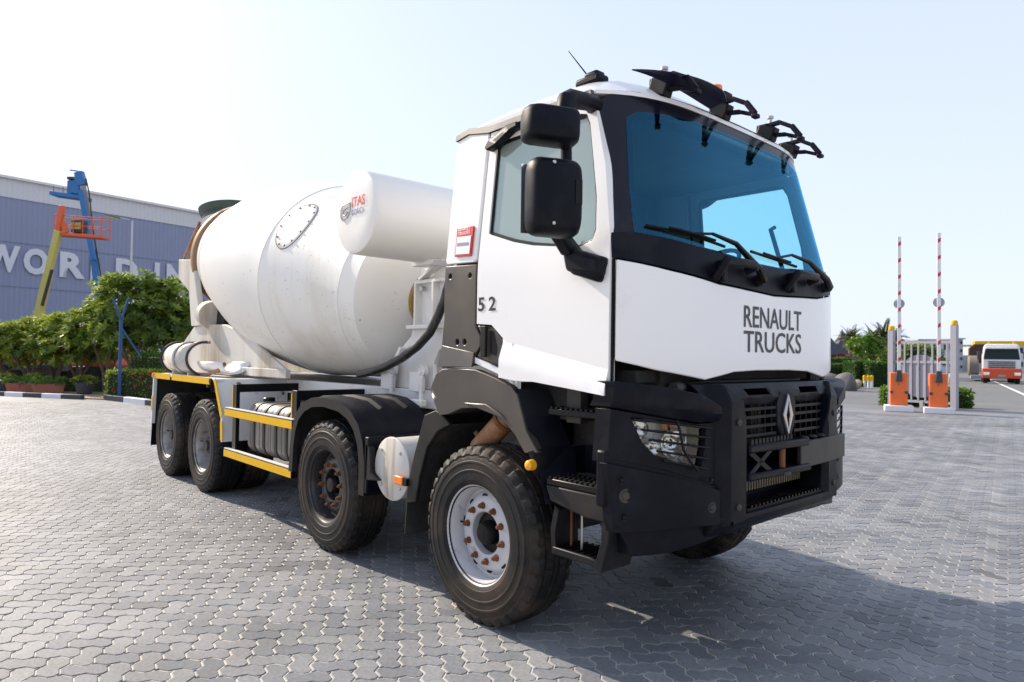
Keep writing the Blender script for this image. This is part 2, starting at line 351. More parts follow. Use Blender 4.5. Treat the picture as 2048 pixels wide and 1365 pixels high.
def block_outline(w, h, joint=.0034):
    pts = []
    def edge(a, b):
        a = np.array(a, float); b = np.array(b, float)
        horiz = abs(b[0]-a[0]) > .5; s = 1
        for t, o in ((0, 0), (.27, 1), (.73, -1)):
            tt = t
            if (b-a).sum() < 0: o = -o if t else 0; tt = t      # same curve walked backwards
            p = a+(b-a)*tt; p[1 if horiz else 0] += o*AMP/U; pts.append(p*U)
    for i in range(w): edge((i, 0), (i+1, 0))
    for j in range(h): edge((w, j), (w, j+1))
    for i in range(w, 0, -1): edge((i, h), (i-1, h))
    for j in range(h, 0, -1): edge((0, j), (0, j-1))
    P = np.array(pts); n = len(P); out = []
    def inset(d):
        Q = []
        for i in range(n):
            a, b, c = P[i-1], P[i], P[(i+1) % n]; t1 = (b-a)/np.linalg.norm(b-a); t2 = (c-b)/np.linalg.norm(c-b)
            n1 = np.array([-t1[1], t1[0]]); n2 = np.array([-t2[1], t2[0]]); m = n1+n2; m /= np.linalg.norm(m)
            Q.append(b+m*d/max(.5, m@n1))
        return np.array(Q)
    return inset(joint), inset(joint+.004)
def block_geo(w, h):
    a, b = block_outline(w, h); n = len(a); c = np.array([w, h])*U/2
    loc = np.concatenate([np.c_[b-c, np.full(n, 0.0)], np.c_[a-c, np.full(n, -.0028)], np.c_[a-c, np.full(n, -.013)]])
    V = np.zeros_like(loc); V[:, :2] = loc[:, :1]*e1+loc[:, 1:2]*e2; V[:, 2] = loc[:, 2]
    F = [tuple(range(n))]+[(n+k, n+(k+1) % n, (k+1) % n, k) for k in range(n)]
    return V[:2*n], F
def lay_pavers():
    S = 30; n = int(S/U); I, J = np.meshgrid(np.arange(-n, n), np.arange(-n, n), indexing='ij'); K = (I-J) % 4
    H, Vv = (K == 0), (K == 3); geo = {'h': block_geo(2, 1), 'v': block_geo(1, 2)}; cand = []
    for t, msk, off in (('h', H, (1, .5)), ('v', Vv, (.5, 1))):
        cx = (I[msk]+off[0])*U; cy = (J[msk]+off[1])*U
        x = CAM[0]+cx*e1[0]+cy*e2[0]; y = CAM[1]+cx*e1[1]+cy*e2[1]
        px, py, d = proj_np(np.c_[x, y, np.zeros(len(x))])
        ok = (d > .8) & (d < 21) & (px > -420) & (px < 2470) & (py < 2100) & inside(PAVE, x, y)
        # the stones are clipped at the yard's edge
        for q in zip(x[ok], y[ok], px[ok], py[ok], d[ok]): cand.append((t, *q))
    rng = np.random.default_rng(3)
    vis = [c for c in cand if 8 < c[3] < 2040 and c[4] < 1356]; vis.sort(key=lambda c: c[5]); near = set(id(c) for c in vis[:300])
    me = {t: make_mesh('paver', g[0], g[1], PAVO, 60) for t, g in geo.items()}
    for m_ in me.values():
        for p in m_.polygons: p.use_smooth = False
    for c in vis[:300]:
        o = link('paver', me[c[0]], pave); o.location = (c[1], c[2], rng.uniform(-.0012, .0008)); o.rotation_euler = (rng.normal(0, .006), rng.normal(0, .006), 0)
    AV = []; AF = []; RN = []; nv = 0
    for c in cand:
        if id(c) in near: continue
        g, f = geo[c[0]]; tilt = rng.normal(0, .006, 2); V = g.copy(); V[:, 2] += V[:, 0]*tilt[0]+V[:, 1]*tilt[1]+rng.uniform(-.0012, .0008)
        V[:, 0] += c[1]; V[:, 1] += c[2]; AV.append(V); AF += [tuple(i+nv for i in q) for q in f]; nv += len(V); RN.append(np.full(len(V), rng.random()))
    m = bpy.data.meshes.new('paver_field'); m.from_pydata(np.concatenate(AV).tolist(), [], AF); m.materials.append(PAVS)
    at_ = m.attributes.new('rnd', 'FLOAT', 'POINT'); at_.data.foreach_set('value', np.concatenate(RN).astype(np.float32))
    tag(link('paver_field', m, pave), kind='stuff')
lay_pavers()
# beyond the stones that can be told apart the same paving goes on as one sheet
def far_sheet():
    nrm = Vector((fwd.x, fwd.y)).normalized(); c0 = Vector((CAM[0], CAM[1])).dot(nrm)+20.95; out = []
    P = [Vector(p) for p in PAVE]
    for a, b in zip(P, P[1:]+P[:1]):
        da, db = a.dot(nrm)-c0, b.dot(nrm)-c0
        if da >= 0: out.append(a)
        if (da >= 0) != (db >= 0): out.append(a+(b-a)*(da/(da-db)))
    from mathutils.geometry import tessellate_polygon
    V = [Vector((p.x, p.y, -.0015)) for p in out]; F = []
    for t in tessellate_polygon([V]):
        a, b, c = [V[q] for q in t]; F.append(tuple(t) if (b-a).cross(c-a).z > 0 else tuple(reversed(t)))
    me = bpy.data.meshes.new('far_paving'); me.from_pydata([tuple(v) for v in V], [], F); me.materials.append(PAVS)
    a = me.attributes.new('rnd', 'FLOAT', 'POINT'); a.data.foreach_set('value', np.full(len(me.vertices), .5, np.float32))
    tag(link('far_paving', me, pave), kind='stuff')
far_sheet()

# road beyond the yard, with a concrete apron
ed = (EDGE_B-EDGE_A).normalized(); en = Vector((-ed.y, ed.x, 0))
def off_line(a, d): return (EDGE_A+ed*a+en*d)
ap = [off_line(-2, .0), off_line(60, .0), off_line(60, 2.6), off_line(-2, 2.6)]
tag(poly_obj('apron', ap, -.008, CONC), kind='structure')
rd = [off_line(-2, 2.6), off_line(60, 2.6), off_line(150, 60), Vector((60, 420, 0)), Vector((-130, 420, 0)), Vector((-40, 95, 0)), off_line(-14, 22)]
tag(poly_obj('road', rd, -.016, ASPH), kind='structure')
RDIR = Vector((math.cos(YAW-math.atan(880/FPX)), math.sin(YAW-math.atan(880/FPX)), 0)); RN_ = Vector((RDIR.y, -RDIR.x, 0))
ln = MB(); p0 = gp(1893, 778)
for k in range(14):
    a = p0+RDIR*(k*6-12); b = a+RDIR*2.6; ln.add([(q.x, q.y, -.011) for q in (a-RN_*.07, a+RN_*.07, b+RN_*.07, b-RN_*.07)], [(0, 1, 2, 3)])
a = gp(2000, 768); b = a+RDIR*90; a = a-RDIR*25; ln.add([(q.x, q.y, -.011) for q in (a-RN_*.09, a+RN_*.09, b+RN_*.09, b-RN_*.09)], [(0, 1, 2, 3)])
tag(ln.build('lane_marking', KW), kind='structure')

def kerb(name, pts, label, first=0, size=.95, h=.15, wdt=.16):
    root = empty(name, pts[0]); tag(root, label, 'kerb'); pts = [Vector(p) for p in pts]; L = [0]
    for a, b in zip(pts, pts[1:]): L.append(L[-1]+(b-a).length)
    def pos(s):
        for i in range(len(pts)-1):
            if s <= L[i+1] or i == len(pts)-2: t = (s-L[i])/(L[i+1]-L[i]); return pts[i]+(pts[i+1]-pts[i])*t
    n = int(L[-1]/size)
    for k in range(n):
        a, b = pos(k*size+.006), pos((k+1)*size-.006)
        m = MB(); m.bar(a-pts[0]+Vector((0, 0, h/2-.04)), b-pts[0]+Vector((0, 0, h/2-.04)), wdt, h+.08)
        m.build('kerb_stone', KW if (k+first) % 2 else KB, root, bevel=.015)
    return root
k1 = [gp(-160, 785), gp(0, 792), gp(100, 796.5), gp(205, 801)]
kerb('kerb', k1, 'black and white kerb along the bed of potted plants', 0, .88)
k2 = [gp(213, 800), gp(300, 811), gp(420, 826)]
kerb('kerb', k2, 'short black and white kerb in front of the red-flowered hedge', 0, 1.55, .17, .2)
bedL = [gp(-160, 785), gp(0, 791), gp(205, 800), gp(300, 810), gp(420, 825), (-12, 14, 0), (-34, 20, 0), (-50, -6, 0)]
tag(poly_obj('planting_bed', bedL, .03, EARTH), kind='structure')
k3 = [gp(1600, 779), gp(1660, 777.5), gp(1708, 775.5), gp(1730, 770.5), gp(1776, 764.5), gp(1800, 760)]
kerb('kerb', k3, 'curved black and white kerb round the bed of boulders', 1, 1.2)
tag(poly_obj('roadside_bed', k3+[gp(1800, 752), (-60, 110, 0), (-50, 40, 0)], .04, EARTH), kind='structure')

# ------------------------------------------------------------------ plants
BARK = mat('bark', (.13, .10, .075), .9, var=.3, scale=12, bump=.5, bscale=40)
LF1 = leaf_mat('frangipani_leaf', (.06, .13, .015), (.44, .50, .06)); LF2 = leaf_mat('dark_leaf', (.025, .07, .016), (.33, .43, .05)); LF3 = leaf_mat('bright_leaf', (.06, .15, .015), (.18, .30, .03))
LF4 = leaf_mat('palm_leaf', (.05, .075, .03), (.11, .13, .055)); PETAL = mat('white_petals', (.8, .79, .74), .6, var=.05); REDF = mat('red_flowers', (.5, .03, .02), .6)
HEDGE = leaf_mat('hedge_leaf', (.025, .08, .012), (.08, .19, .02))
class Leaves:
    def __init__(s): s.V = []; s.F = []; s.R = []
    def leaf(s, p, d, n, ln, wd, r):
        b = len(s.V); sd = d.cross(n).normalized()*wd/2
        s.V += [p, p+d*ln*.5+sd+n*wd*.12, p+d*ln, p+d*ln*.5-sd+n*wd*.12]; s.F += [(b, b+1, b+2), (b, b+2, b+3)]; s.R += [r]*4
    def build(s, name, m, parent):
        me = bpy.data.meshes.new(name); me.from_pydata([tuple(v) for v in s.V], [], s.F); me.materials.append(m)
        a = me.attributes.new('rnd', 'FLOAT', 'POINT'); a.data.foreach_set('value', np.array(s.R, np.float32)); return link(name, me, parent)
def rv(rg): 
    v = Vector((rg.gauss(0, 1), rg.gauss(0, 1), rg.gauss(0, 1))); return v.normalized()
def rosettes(rg, blobs, n, ln, wd, per=9, lv=None, shell=.62):
    lv = lv or Leaves()
    for _ in range(n):
        c, r = rg.choice(blobs); d = rv(rg)
        if d.z < -.55: d.z = -d.z
        q = shell+(1-shell)*rg.random()**.6; p = Vector(c)+Vector((d.x*r[0], d.y*r[1], d.z*r[2]))*q; ax = (d+Vector((0, 0, .6))+rv(rg)*.4).normalized(); u = ax.orthogonal().normalized(); v = ax.cross(u)
        base = rg.random()*.65+.25*max(0, d.z); k = rg.random()*6  # sunlit crown tops are put into the leaf colour: upward ones lighter
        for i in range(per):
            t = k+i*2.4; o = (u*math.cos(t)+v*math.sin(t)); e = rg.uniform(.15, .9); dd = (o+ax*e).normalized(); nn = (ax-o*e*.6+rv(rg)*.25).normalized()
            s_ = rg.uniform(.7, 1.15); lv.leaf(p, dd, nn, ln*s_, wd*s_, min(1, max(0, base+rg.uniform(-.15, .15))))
    return lv
def branchy(rg, h0, spread, n, r0):
    m = MB(); 
    for k in range(n):
        a = 2*math.pi*k/n+rg.uniform(-.4, .4); s_ = spread*rg.uniform(.6, 1)
        p = [Vector((rg.uniform(-.08, .08), rg.uniform(-.08, .08), -.1)), Vector((math.cos(a)*s_*.18, math.sin(a)*s_*.18, h0*.45)), Vector((math.cos(a)*s_*.5, math.sin(a)*s_*.5, h0*.8)), Vector((math.cos(a)*s_, math.sin(a)*s_, h0*1.25))]
        m.tube(p, [r0, r0*.85, r0*.65, r0*.35], 7)
        for b in range(2):
            a2 = a+rg.uniform(-.9, .9); q = p[2]; m.tube([q, q+Vector((math.cos(a2)*s_*.4, math.sin(a2)*s_*.4, h0*.35)), q+Vector((math.cos(a2)*s_*.7, math.sin(a2)*s_*.7, h0*.7))], [r0*.5, r0*.4, r0*.2], 6)
    return m
def frangipani(px, depth, h, rad, seed, label, group=None, n=260, m=None, flowers=20, ln=.30):
    rg = random.Random(seed); p = ground_at(px, depth, .03); t = empty('frangipani_tree', p); tag(t, label, 'tree', group)
    branchy(rg, h*.42, rad*.7, 4, .07).build('trunk', BARK, t)
    blobs = []
    for k in range(6):
        a = 2*math.pi*k/6+rg.random(); q = rad*.5; blobs.append(((math.cos(a)*q, math.sin(a)*q, h*.57+rg.uniform(-.12, .12)*h), (rad*.6, rad*.6, h*.27)))
    blobs.append(((0, 0, h*.72), (rad*.6, rad*.6, h*.27)))
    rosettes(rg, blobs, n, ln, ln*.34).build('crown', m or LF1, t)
    if flowers:
        f = Leaves()
        for _ in range(flowers):
            c, r = rg.choice(blobs); d = rv(rg); d.z = abs(d.z); q = Vector(c)+Vector((d.x*r[0], d.y*r[1], d.z*r[2]))*1.05
            for i in range(5): e = rv(rg); f.leaf(q+e*.04, e, rv(rg), .09, .07, 0)
        tag(f.build('flowers', PETAL, t), kind='stuff')
    return t
row = [(-42, 28, 2.9, 1.3), (8, 28.5, 2.75, 1.25), (62, 27.5, 2.85, 1.3), (112, 28, 3.0, 1.3), (158, 27, 3.2, 1.25)]
rowl = ['low frangipani at the outer end of the row, beyond the first black pot', 'low frangipani behind the first black pot and terracotta trough', 'low frangipani behind the gap between the two terracotta troughs', 'low frangipani between the second terracotta trough and the lone black pot', 'low frangipani behind the lone black pot, next to the tall ones']
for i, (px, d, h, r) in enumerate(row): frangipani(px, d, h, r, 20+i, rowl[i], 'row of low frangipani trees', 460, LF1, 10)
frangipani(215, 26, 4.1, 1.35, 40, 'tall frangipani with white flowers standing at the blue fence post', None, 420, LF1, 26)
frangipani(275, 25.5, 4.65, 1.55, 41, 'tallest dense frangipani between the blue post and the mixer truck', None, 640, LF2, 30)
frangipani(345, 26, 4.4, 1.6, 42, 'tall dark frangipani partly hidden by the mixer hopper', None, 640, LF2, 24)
def pot(px, py, depth, kind, label, group=None):
    p = ground_at(px, depth, .03); t = empty('plant_pot', p, YAW-R(60)); tag(t, label, 'pot', group); rg = random.Random(px)
    if kind == 'trough':
        m = MB(); a, b, h = .52, .40, .34; V = []
        for z, k in ((0, .86), (h, 1), (h, .9), (h-.06, .88)): V += [(sx*a*k, sy*.2*k, z) for sx, sy in ((-1, -1), (1, -1), (1, 1), (-1, 1))]
        F = [(3, 2, 1, 0)]+[(i*4+k, i*4+(k+1) % 4, (i+1)*4+(k+1) % 4, (i+1)*4+k) for i in range(3) for k in range(4)]+[(12, 13, 14, 15)]
        m.add(V, F).build('trough', TERRA, t, bevel=.012); bl = [((sx, 0, h+.08), (.28, .24, .16)) for sx in (-.35, 0, .35)]
    else:
        MB().lathe([(0, .2), (.03, .24), (.36, .31), (.42, .32), (.42, .28), (.38, .27)], (0, 0, 0), (0, 0, 1), 24).build('pot_body', KB, t); bl = [((0, 0, .48), (.42, .42, .16))]
    rosettes(rg, bl, 60, .14, .04, 8).build('leaves', LF3 if kind == 'trough' else LF1, t)
TERRA = mat('terracotta', (.34, .12, .085), .8, var=.15)
pot(48, 0, 25.4, 'trough', 'terracotta trough planter standing between two black pots', 'terracotta planters'); pot(100, 0, 25.2, 'trough', 'terracotta trough planter next to the black pot on the kerb bed', 'terracotta planters')
pot(12, 0, 26, 'round', 'black round pot on the kerb bed beside a terracotta trough', 'black pots'); pot(76, 0, 26.2, 'round', 'black round pot set between the two terracotta troughs'); pot(172, 0, 24.8, 'round', 'lone black round pot with spreading plant near the kerb corner')
def hedge(px, depth, w_, d_, h, label, m, seed, name='hedge', rz=None, flowers=None, leaf=.09, n=None, group=None):
    rg = random.Random(seed); t = empty(name, ground_at(px, depth, .0), (YAW-R(90)) if rz is None else rz); tag(t, label, 'hedge', group); lv = Leaves(); n = n or int(900*(w_*d_+2*h*(w_+d_))/2)
    for _ in range(n):
        f = rg.random(); x, y, z = rg.uniform(-w_/2, w_/2), rg.uniform(-d_/2, d_/2), rg.uniform(.02, h)
        q = rg.random()
        if q < .4: z = h+rg.gauss(0, .025)
        elif q < .7: y = math.copysign(d_/2+rg.gauss(0, .03), y)
        else: x = math.copysign(w_/2+rg.gauss(0, .03), x)
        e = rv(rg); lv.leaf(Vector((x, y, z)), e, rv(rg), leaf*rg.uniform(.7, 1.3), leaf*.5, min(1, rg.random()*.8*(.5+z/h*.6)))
    lv.build('foliage', m, t)
    MB().box((0, 0, h*.46), (w_*.93, d_*.9, h*.9)).build('inner_twigs', HCORE, t)
    if flowers:
        f = Leaves()
        for _ in range(flowers):
            q = Vector((rg.uniform(-w_/2, w_/2), rg.choice((-d_/2, rg.uniform(-d_/2, d_/2))), rg.uniform(h*.2, h)+.03))
            for i in range(7): e = rv(rg); f.leaf(q+e*.03, e, rv(rg), .05, .05, 0)
        tag(f.build('flowers', REDF, t), kind='stuff')
    return t
HCORE = mat('hedge_twigs', (.02, .03, .01), .9, var=.4)
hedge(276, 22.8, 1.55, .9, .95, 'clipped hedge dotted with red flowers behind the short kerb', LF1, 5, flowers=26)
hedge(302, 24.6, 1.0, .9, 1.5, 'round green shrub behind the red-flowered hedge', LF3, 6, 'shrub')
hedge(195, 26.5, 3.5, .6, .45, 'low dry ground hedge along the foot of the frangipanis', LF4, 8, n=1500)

# ------------------------------------------------------------------ left background
WALLC = mat('grey_blue_cladding', (.25, .29, .42), .55, var=.04, scale=1); BAND = mat('pale_cladding', (.62, .64, .67), .55, var=.03, scale=1); LET = mat('white_sign_letters', (.64, .67, .74), .5, var=.02)
def warehouse():
    A = Vector((-57.3, 1.1, 0)); B = Vector((-60.2, 15.4, 0)); d = (B-A).normalized(); nrm = Vector((d.y, -d.x, 0))
    if nrm.dot(Vector(CAM)-A) < 0: nrm = -nrm
    t = empty('warehouse', A); tag(t, 'long grey metal-clad warehouse with white top band and large white lettering', 'building')
    def cl(z0, z1, off, m, name):
        V = []; F = []; s = -30.0; k = 0; 
        while s < 70:
            for ds, o in ((0, 0), (.10, 0), (.13, .028), (.30, .028)): V += [d*(s+ds)+nrm*(off+o)+Vector((0, 0, z0)), d*(s+ds)+nrm*(off+o)+Vector((0, 0, z1))]
            s += .33
        for i in range(len(V)//2-1): F.append((2*i, 2*i+2, 2*i+3, 2*i+1))
        return link(name, make_mesh(name, V, F, m, 20), t)
    cl(0, 12.55, 0, WALLC, 'wall_cladding'); cl(12.55, 13.9, .06, BAND, 'fascia_band')
    MB().bar(d*-30+nrm*.15+Vector((0, 0, 13.98)), d*70+nrm*.15+Vector((0, 0, 13.98)), .35, .18).build('gutter', GREYW, t)
    m = MB(); q = [d*-30, d*70, d*70-nrm*40, d*-30-nrm*40]; m.add([v+Vector((0, 0, z)) for z in (0, 13.9) for v in q], [(4, 5, 6, 7), (1, 2, 6, 5), (2, 3, 7, 6), (3, 0, 4, 7)]); m.build('wall_and_roof', BAND, t)
    def s_of(px):
        r = pix_dir(px, 600); C = Vector(CAM); k = (A-C).dot(nrm)/r.dot(nrm); return (C+r*k-A).dot(d)
    for word, p0_, p1_ in (('W', -36, 36), ('O', 43, 93), ('R', 116, 167), ('L', 178, 217), ('D', 228, 273), ('I', 306, 316), ('N', 330, 367)):
        s0, s1 = s_of(p0_), s_of(p1_)
        text_obj('letter', word, 1.95, lambda a, b: d*(s0+a)+nrm*.12+Vector((0, 0, 7.15+b)), LET, t, bold=.045, width=s1-s0, thick=nrm*.06)
    for z in (3.4, 6.2, 9.4): MB().bar(d*-30+nrm*.06+Vector((0, 0, z)), d*70+nrm*.06+Vector((0, 0, z)), .05, .06).build('lap_joint', WALLC, t)
warehouse()
LIFTY = mat('lift_yellow', (.50, .46, .12), .5, var=.1); LIFTO = mat('lift_orange', (.65, .12, .03), .5, var=.1); LIFTB = mat('lift_blue', (.02, .16, .42), .45, var=.1); LIFTG = mat('lift_grey', (.30, .32, .33), .5, var=.1)
def lift_base(t, D, px, m):
    g = ground_at(px, D); MB().box(g+Vector((0, 0, .75)), (1.6, 2.6, .5), (0, 0, .4)).build('chassis', m, t, bevel=.05)
    for sx in (-.75, .75):
        for sy in (-.95, .95): MB().lathe([(-.15, .25), (-.15, .4), (-.12, .43), (.12, .43), (.15, .4), (.15, .25)], g+Vector((sx, sy, .43)), (1, 0, 0), 20).build('wheel', TYRE, t)
    MB().box(g+Vector((0, 0, 1.35)), (1.3, 2.0, .7), (0, 0, .4)).build('turntable', m, t, bevel=.08); return g+Vector((0, 0, 1.7))
def rel(t, *names):
    pass
def lift1():
    t = empty('boom_lift', (0, 0, 0)); D = 40; b0 = lift_base(t, D, 72, LIFTY)
    p1 = at(79, 622, D); p2 = at(97, 545, D); p3 = at(117, 462, D)
    MB().bar(b0, p1, .42, .5).bar(p1, p2, .34, .42).build('lower_boom', LIFTY, t, bevel=.03); MB().bar(p2-(p2-p1)*.25, p3, .30, .36).build('upper_boom', LIFTY, t, bevel=.03)
    MB().bar(at(84, 612, D-.3), at(104, 540, D-.3), .10, .14).build('lift_cylinder', CHAS, t)
    MB().bar(p3, at(125, 412, D), .22, .30).bar(at(118, 425, D), at(133, 466, D), .12, .3).build('jib', LIFTO, t, bevel=.02)
    c = at(108, 467, D); dx = at(203, 474, D)-c; dz = Vector((0, 0, 1)); L = dx.length; dx.normalize(); dx.z = dx.z; dy = Vector((-dx.y, dx.x, 0)).normalized()
    m = MB(); m.bar(c+dy*.4, c+dx*L+dy*.4, .85, .18); m.build('platform', LIFTO, t, bevel=.02)
    m = MB()
    for o in (0, .85):
        for k in range(6): q = c+dx*(L*k/5)+dy*o; m.tube([q, q+dz*1.1], .025, 6)
        for z in (.55, 1.1): m.tube([c+dy*o+dz*z, c+dx*L+dy*o+dz*z], .025, 6)
    for e in (0, L):
        for z in (.55, 1.1): m.tube([c+dx*e+dz*z, c+dx*e+dy*.85+dz*z], .025, 6)
    m.build('guard_rail', LIFTO, t)
    MB().box(c+dx*L*.44+dy*.4+dz*.55, (.7, .5, .75), (0, 0, math.atan2(dx.y, dx.x))).build('control_box', KB, t, bevel=.05)
    MB().box(c+dx*L*.44+dy*.1+dz*.55, (.55, .1, .4), (0, 0, math.atan2(dx.y, dx.x))).build('control_panel', mat('tan_panel', (.45, .30, .08), .5), t)
    tag(t, 'boom lift with yellow-green boom and raised orange work basket', 'boom lift')
lift1()
def lift2():
    t = empty('boom_lift', (0, 0, 0)); D = 45; b0 = lift_base(t, D, 208, LIFTB)
    MB().bar(b0, at(186, 500, D), .28, .36).build('lower_boom', LIFTB, t, bevel=.03); MB().bar(at(196, 570, D+.5), at(164, 362, D), .28, .36).build('telescopic_boom', LIFTG, t, bevel=.03)
    MB().bar(at(187, 520, D-.35), at(161, 380, D-.35), .12, .32).build('side_stripe', LIFTB, t)
    MB().tube([at(203, 560, D), at(186, 460, D), at(178, 385, D), at(172, 358, D), at(166, 362, D)], .05, 6).build('cable', KB, t)
    MB().bar(at(166, 372, D), at(158, 345, D), .45, .5).bar(at(160, 350, D), at(150, 388, D), .2, .5).build('jib_head', LIFTB, t, bevel=.03)
    c = at(100, 386, D); e = at(168, 396, D); u = (e-c).normalized(); dy = Vector((-u.y, u.x, 0)).normalized()
    MB().bar(c+dy*.4, e+dy*.4, .95, .26).build('platform', LIFTB, t, bevel=.02)
    m = MB(); q = c+u*((e-c).length*.66)+dy*.4; m.box(q+Vector((0, 0, .62)), (.85, .7, .9), (0, 0, math.atan2(u.y, u.x))); m.build('control_box', LIFTB, t, bevel=.04)
    MB().box(q+Vector((0, 0, 1.22)), (.9, .72, .2), (0, 0, math.atan2(u.y, u.x))).build('console', KB, t, bevel=.04)
    m = MB(); 
    for k in (.1, .38): q = c+u*((e-c).length*k); m.tube([q, q+Vector((0, 0, .5))], .025, 6)
    m.tube([c+u*1.3+Vector((0, 0, 1.7)), c+u*2.2+Vector((0, 0, 1.7))], .05, 6); m.build('guard_rail', LIFTB, t)
    tag(t, 'taller boom lift with blue platform and grey telescopic boom', 'boom lift')
lift2()
def lamp_post():
    b = ground_at(258, 40); t = empty('street_lamp', b); tag(t, 'slim grey street lamp rising above the trees', 'street lamp'); top = at(258, 441, 40)-b
    MB().tube([(0, 0, 0), (0, 0, top.z)], [.10, .06], 10).build('pole', STEEL, t); a = at(240, 437, 40)-b; e = at(213, 430, 40)-b
    MB().tube([top, a], .04, 8).build('arm', STEEL, t); MB().bar(a, e, .32, .13).build('lamp_head', CONC, t, bevel=.04); MB().bar(a+Vector((0, 0, -.08)), e+Vector((0, 0, -.09))*1, .26, .05).build('diffuser', LIFTY, t)
lamp_post()
BLUEST = mat('blue_painted_steel', (.012, .07, .20), .5, var=.15)
def fence_post():
    b = ground_at(241, 22.3); t = empty('fence_post', b); tag(t, 'blue steel fence post with forked top in front of frangipanis', 'fence post')
    MB().bar((0, 0, 0), (0, 0, 2.62), .09, .09, (1, 0, 0)).build('post', BLUEST, t)
    f = at(240, 631, 22.3)-b
    for px in (226, 257): MB().bar((0, 0, 2.6), at(px, 597, 22.3)-b, .06, .06, (1, 0, 0)).build('fork_arm', BLUEST, t)
    MB().bar((0, 0, 2.4), at(282, 715, 22.6)-b, .05, .05, (1, 0, 0)).build('brace', BLUEST, t)
fence_post()
MACH = mat('orange_machine_paint', (.55, .09, .025), .5, var=.15)
def machine(px, D, L, m, label, cabin=True):
    b = ground_at(px, D); t = empty('parked_machine', b, YAW-R(90)); tag(t, label, 'machine')
    MB().box((0, 0, .75), (L, 1.6, .35)).build('chassis', KB, t, bevel=.03); MB().rbox((L*.12, 0, 1.3), (L*.7, 1.5, .85), .18, 'y').build('bonnet', m, t, bevel=.02)
    if cabin: MB().prism([(-L*.48, .95), (-L*.2, .95), (-L*.2, 1.9), (-L*.4, 1.9)], 'y', -.7, .7).build('cabin', m, t, bevel=.03)
    for sx in (-.33, .33):
        for sy in (-.85, .85): MB().lathe([(-.13, .2), (-.13, .42), (.13, .42), (.13, .2)], (sx*L, sy, .45), (0, 1, 0), 20).build('wheel', TYRE, t)
machine(62, 35, 2.6, MACH, 'orange machine parked behind the row of low trees'); machine(155, 34, 2.8, MACH, 'orange-red machine parked behind the lone black pot', False); machine(208, 30, 1.8, MACH, 'small orange machine just behind the blue fence post', False)
machine(268, 36, 2.6, LIFTG, 'grey machine parked behind the tallest frangipani'); machine(120, 37, 1.6, LIFTB, 'blue machine seen between the frangipani trunks', False)

# ------------------------------------------------------------------ right background
ORG = mat('barrier_orange', (.80, .155, .03), .45, var=.06); GATEG = mat('gate_grey', (.31, .31, .35), .5, var=.04)
def barrier(px, py, ptop, label, n):
    b = gp(px, py); t = empty('boom_barrier', b, YAW-R(90)-R(26)); tag(t, label, 'barrier', None)
    MB().box((0, 0, .10), (.82, .62, .20)).build('plinth', KW, t, bevel=.02); MB().box((0, 0, .73), (.50, .40, 1.06)).build('cabinet', ORG, t, bevel=.02)
    MB().prism([(-.10, .98), (.10, .98), (.07, 1.34), (-.07, 1.34)], 'y', -.30, -.205).build('arm_bracket', KB, t, bevel=.015)
    H = 5.69; arm = MB().box((0, -.25, 1.34+(H-1.34)/2), (.105, .05, H-1.34)).build('arm', KW, t, bevel=.01)
    for k in range(8):
        z = 1.62+k*.535; MB().prism([(-.03, z), (.05, z+.05), (.05, z+.17), (-.03, z+.12)], 'y', -.279, -.2765).build('red_stripe', RED, arm)
    MB().lathe([(0, .0), (0, .16), (.012, .16), (.012, 0)], (.0, -.215, 3.5), (0, 1, 0), 24).build('disc', GATEG, t)
    for sx in (-.21, .21): MB().box((sx, -.215, .63), (.09, .04, .08)).build('hinge', KB, t, bevel=.01)
    V, F = text_geo('2', .07); link('emblem', make_mesh('emblem', [(a-.03, -.2035, .86+c) for a, c in V], F, TEXTB), t)
barrier(1797, 823, 0, 'orange barrier cabinet with raised striped arm by the post next to the kerbed bed', 0); barrier(1876, 827.5, 0, 'orange barrier cabinet with raised striped arm by the post next to the road lane', 1)
def gate():
    A = gp(1783, 812); B = gp(1909, 821); u = (B-A).normalized(); L = (B-A).length; t = empty('sliding_gate', A, math.atan2(u.y, u.x)); tag(t, 'grey barred steel gate with round plate between two yellow-capped posts', 'gate')
    for s, h in ((0, 2.78), (L, 2.9)):
        p = MB().box((s, 0, h/2), (.20, .16, h)).build('post', GATEG, t, bevel=.01); MB().lathe([(0, .10), (.06, .11), (.14, .09), (.17, 0)], (s, 0, h), (0, 0, 1), 16).build('yellow_cap', YEL, p)
    for z in (.22, 1.62, 2.32): MB().box((L/2, .02, z), (L-.2, .05, .09)).build('rail', GATEG, t)
    for k in range(1, 9): MB().box((L*k/9, .0, 1.27), (.05, .04, 2.0)).build('bar', GATEG, t)
    MB().lathe([(0, 0), (0, .76), (.02, .76), (.02, 0)], (L*.47, .03, 1.12), (0, 1, 0), 40).build('round_plate', GATEG, t)
    for z in (.75, .95, 1.15, 1.5): MB().box((L*.20, .03, z), (.34, .03, .03)).build('rung', GATEG, t)
    MB().box((L*.5, .02, .12), (.12, .12, .24)).build('stop_post', GATEG, t)
gate()
c = (gp(1783, 812)+gp(1909, 821))/2; 
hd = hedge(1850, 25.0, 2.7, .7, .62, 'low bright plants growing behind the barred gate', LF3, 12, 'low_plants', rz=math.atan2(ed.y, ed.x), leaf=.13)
hedge(1690, 47, 3.2, 1.6, 1.35, 'long dark box hedge behind the boulders', HEDGE, 13, leaf=.13); hedge(1722, 45, 1.6, 1.6, 1.55, 'square clipped hedge block next to the long box hedge', HEDGE, 14, leaf=.13)
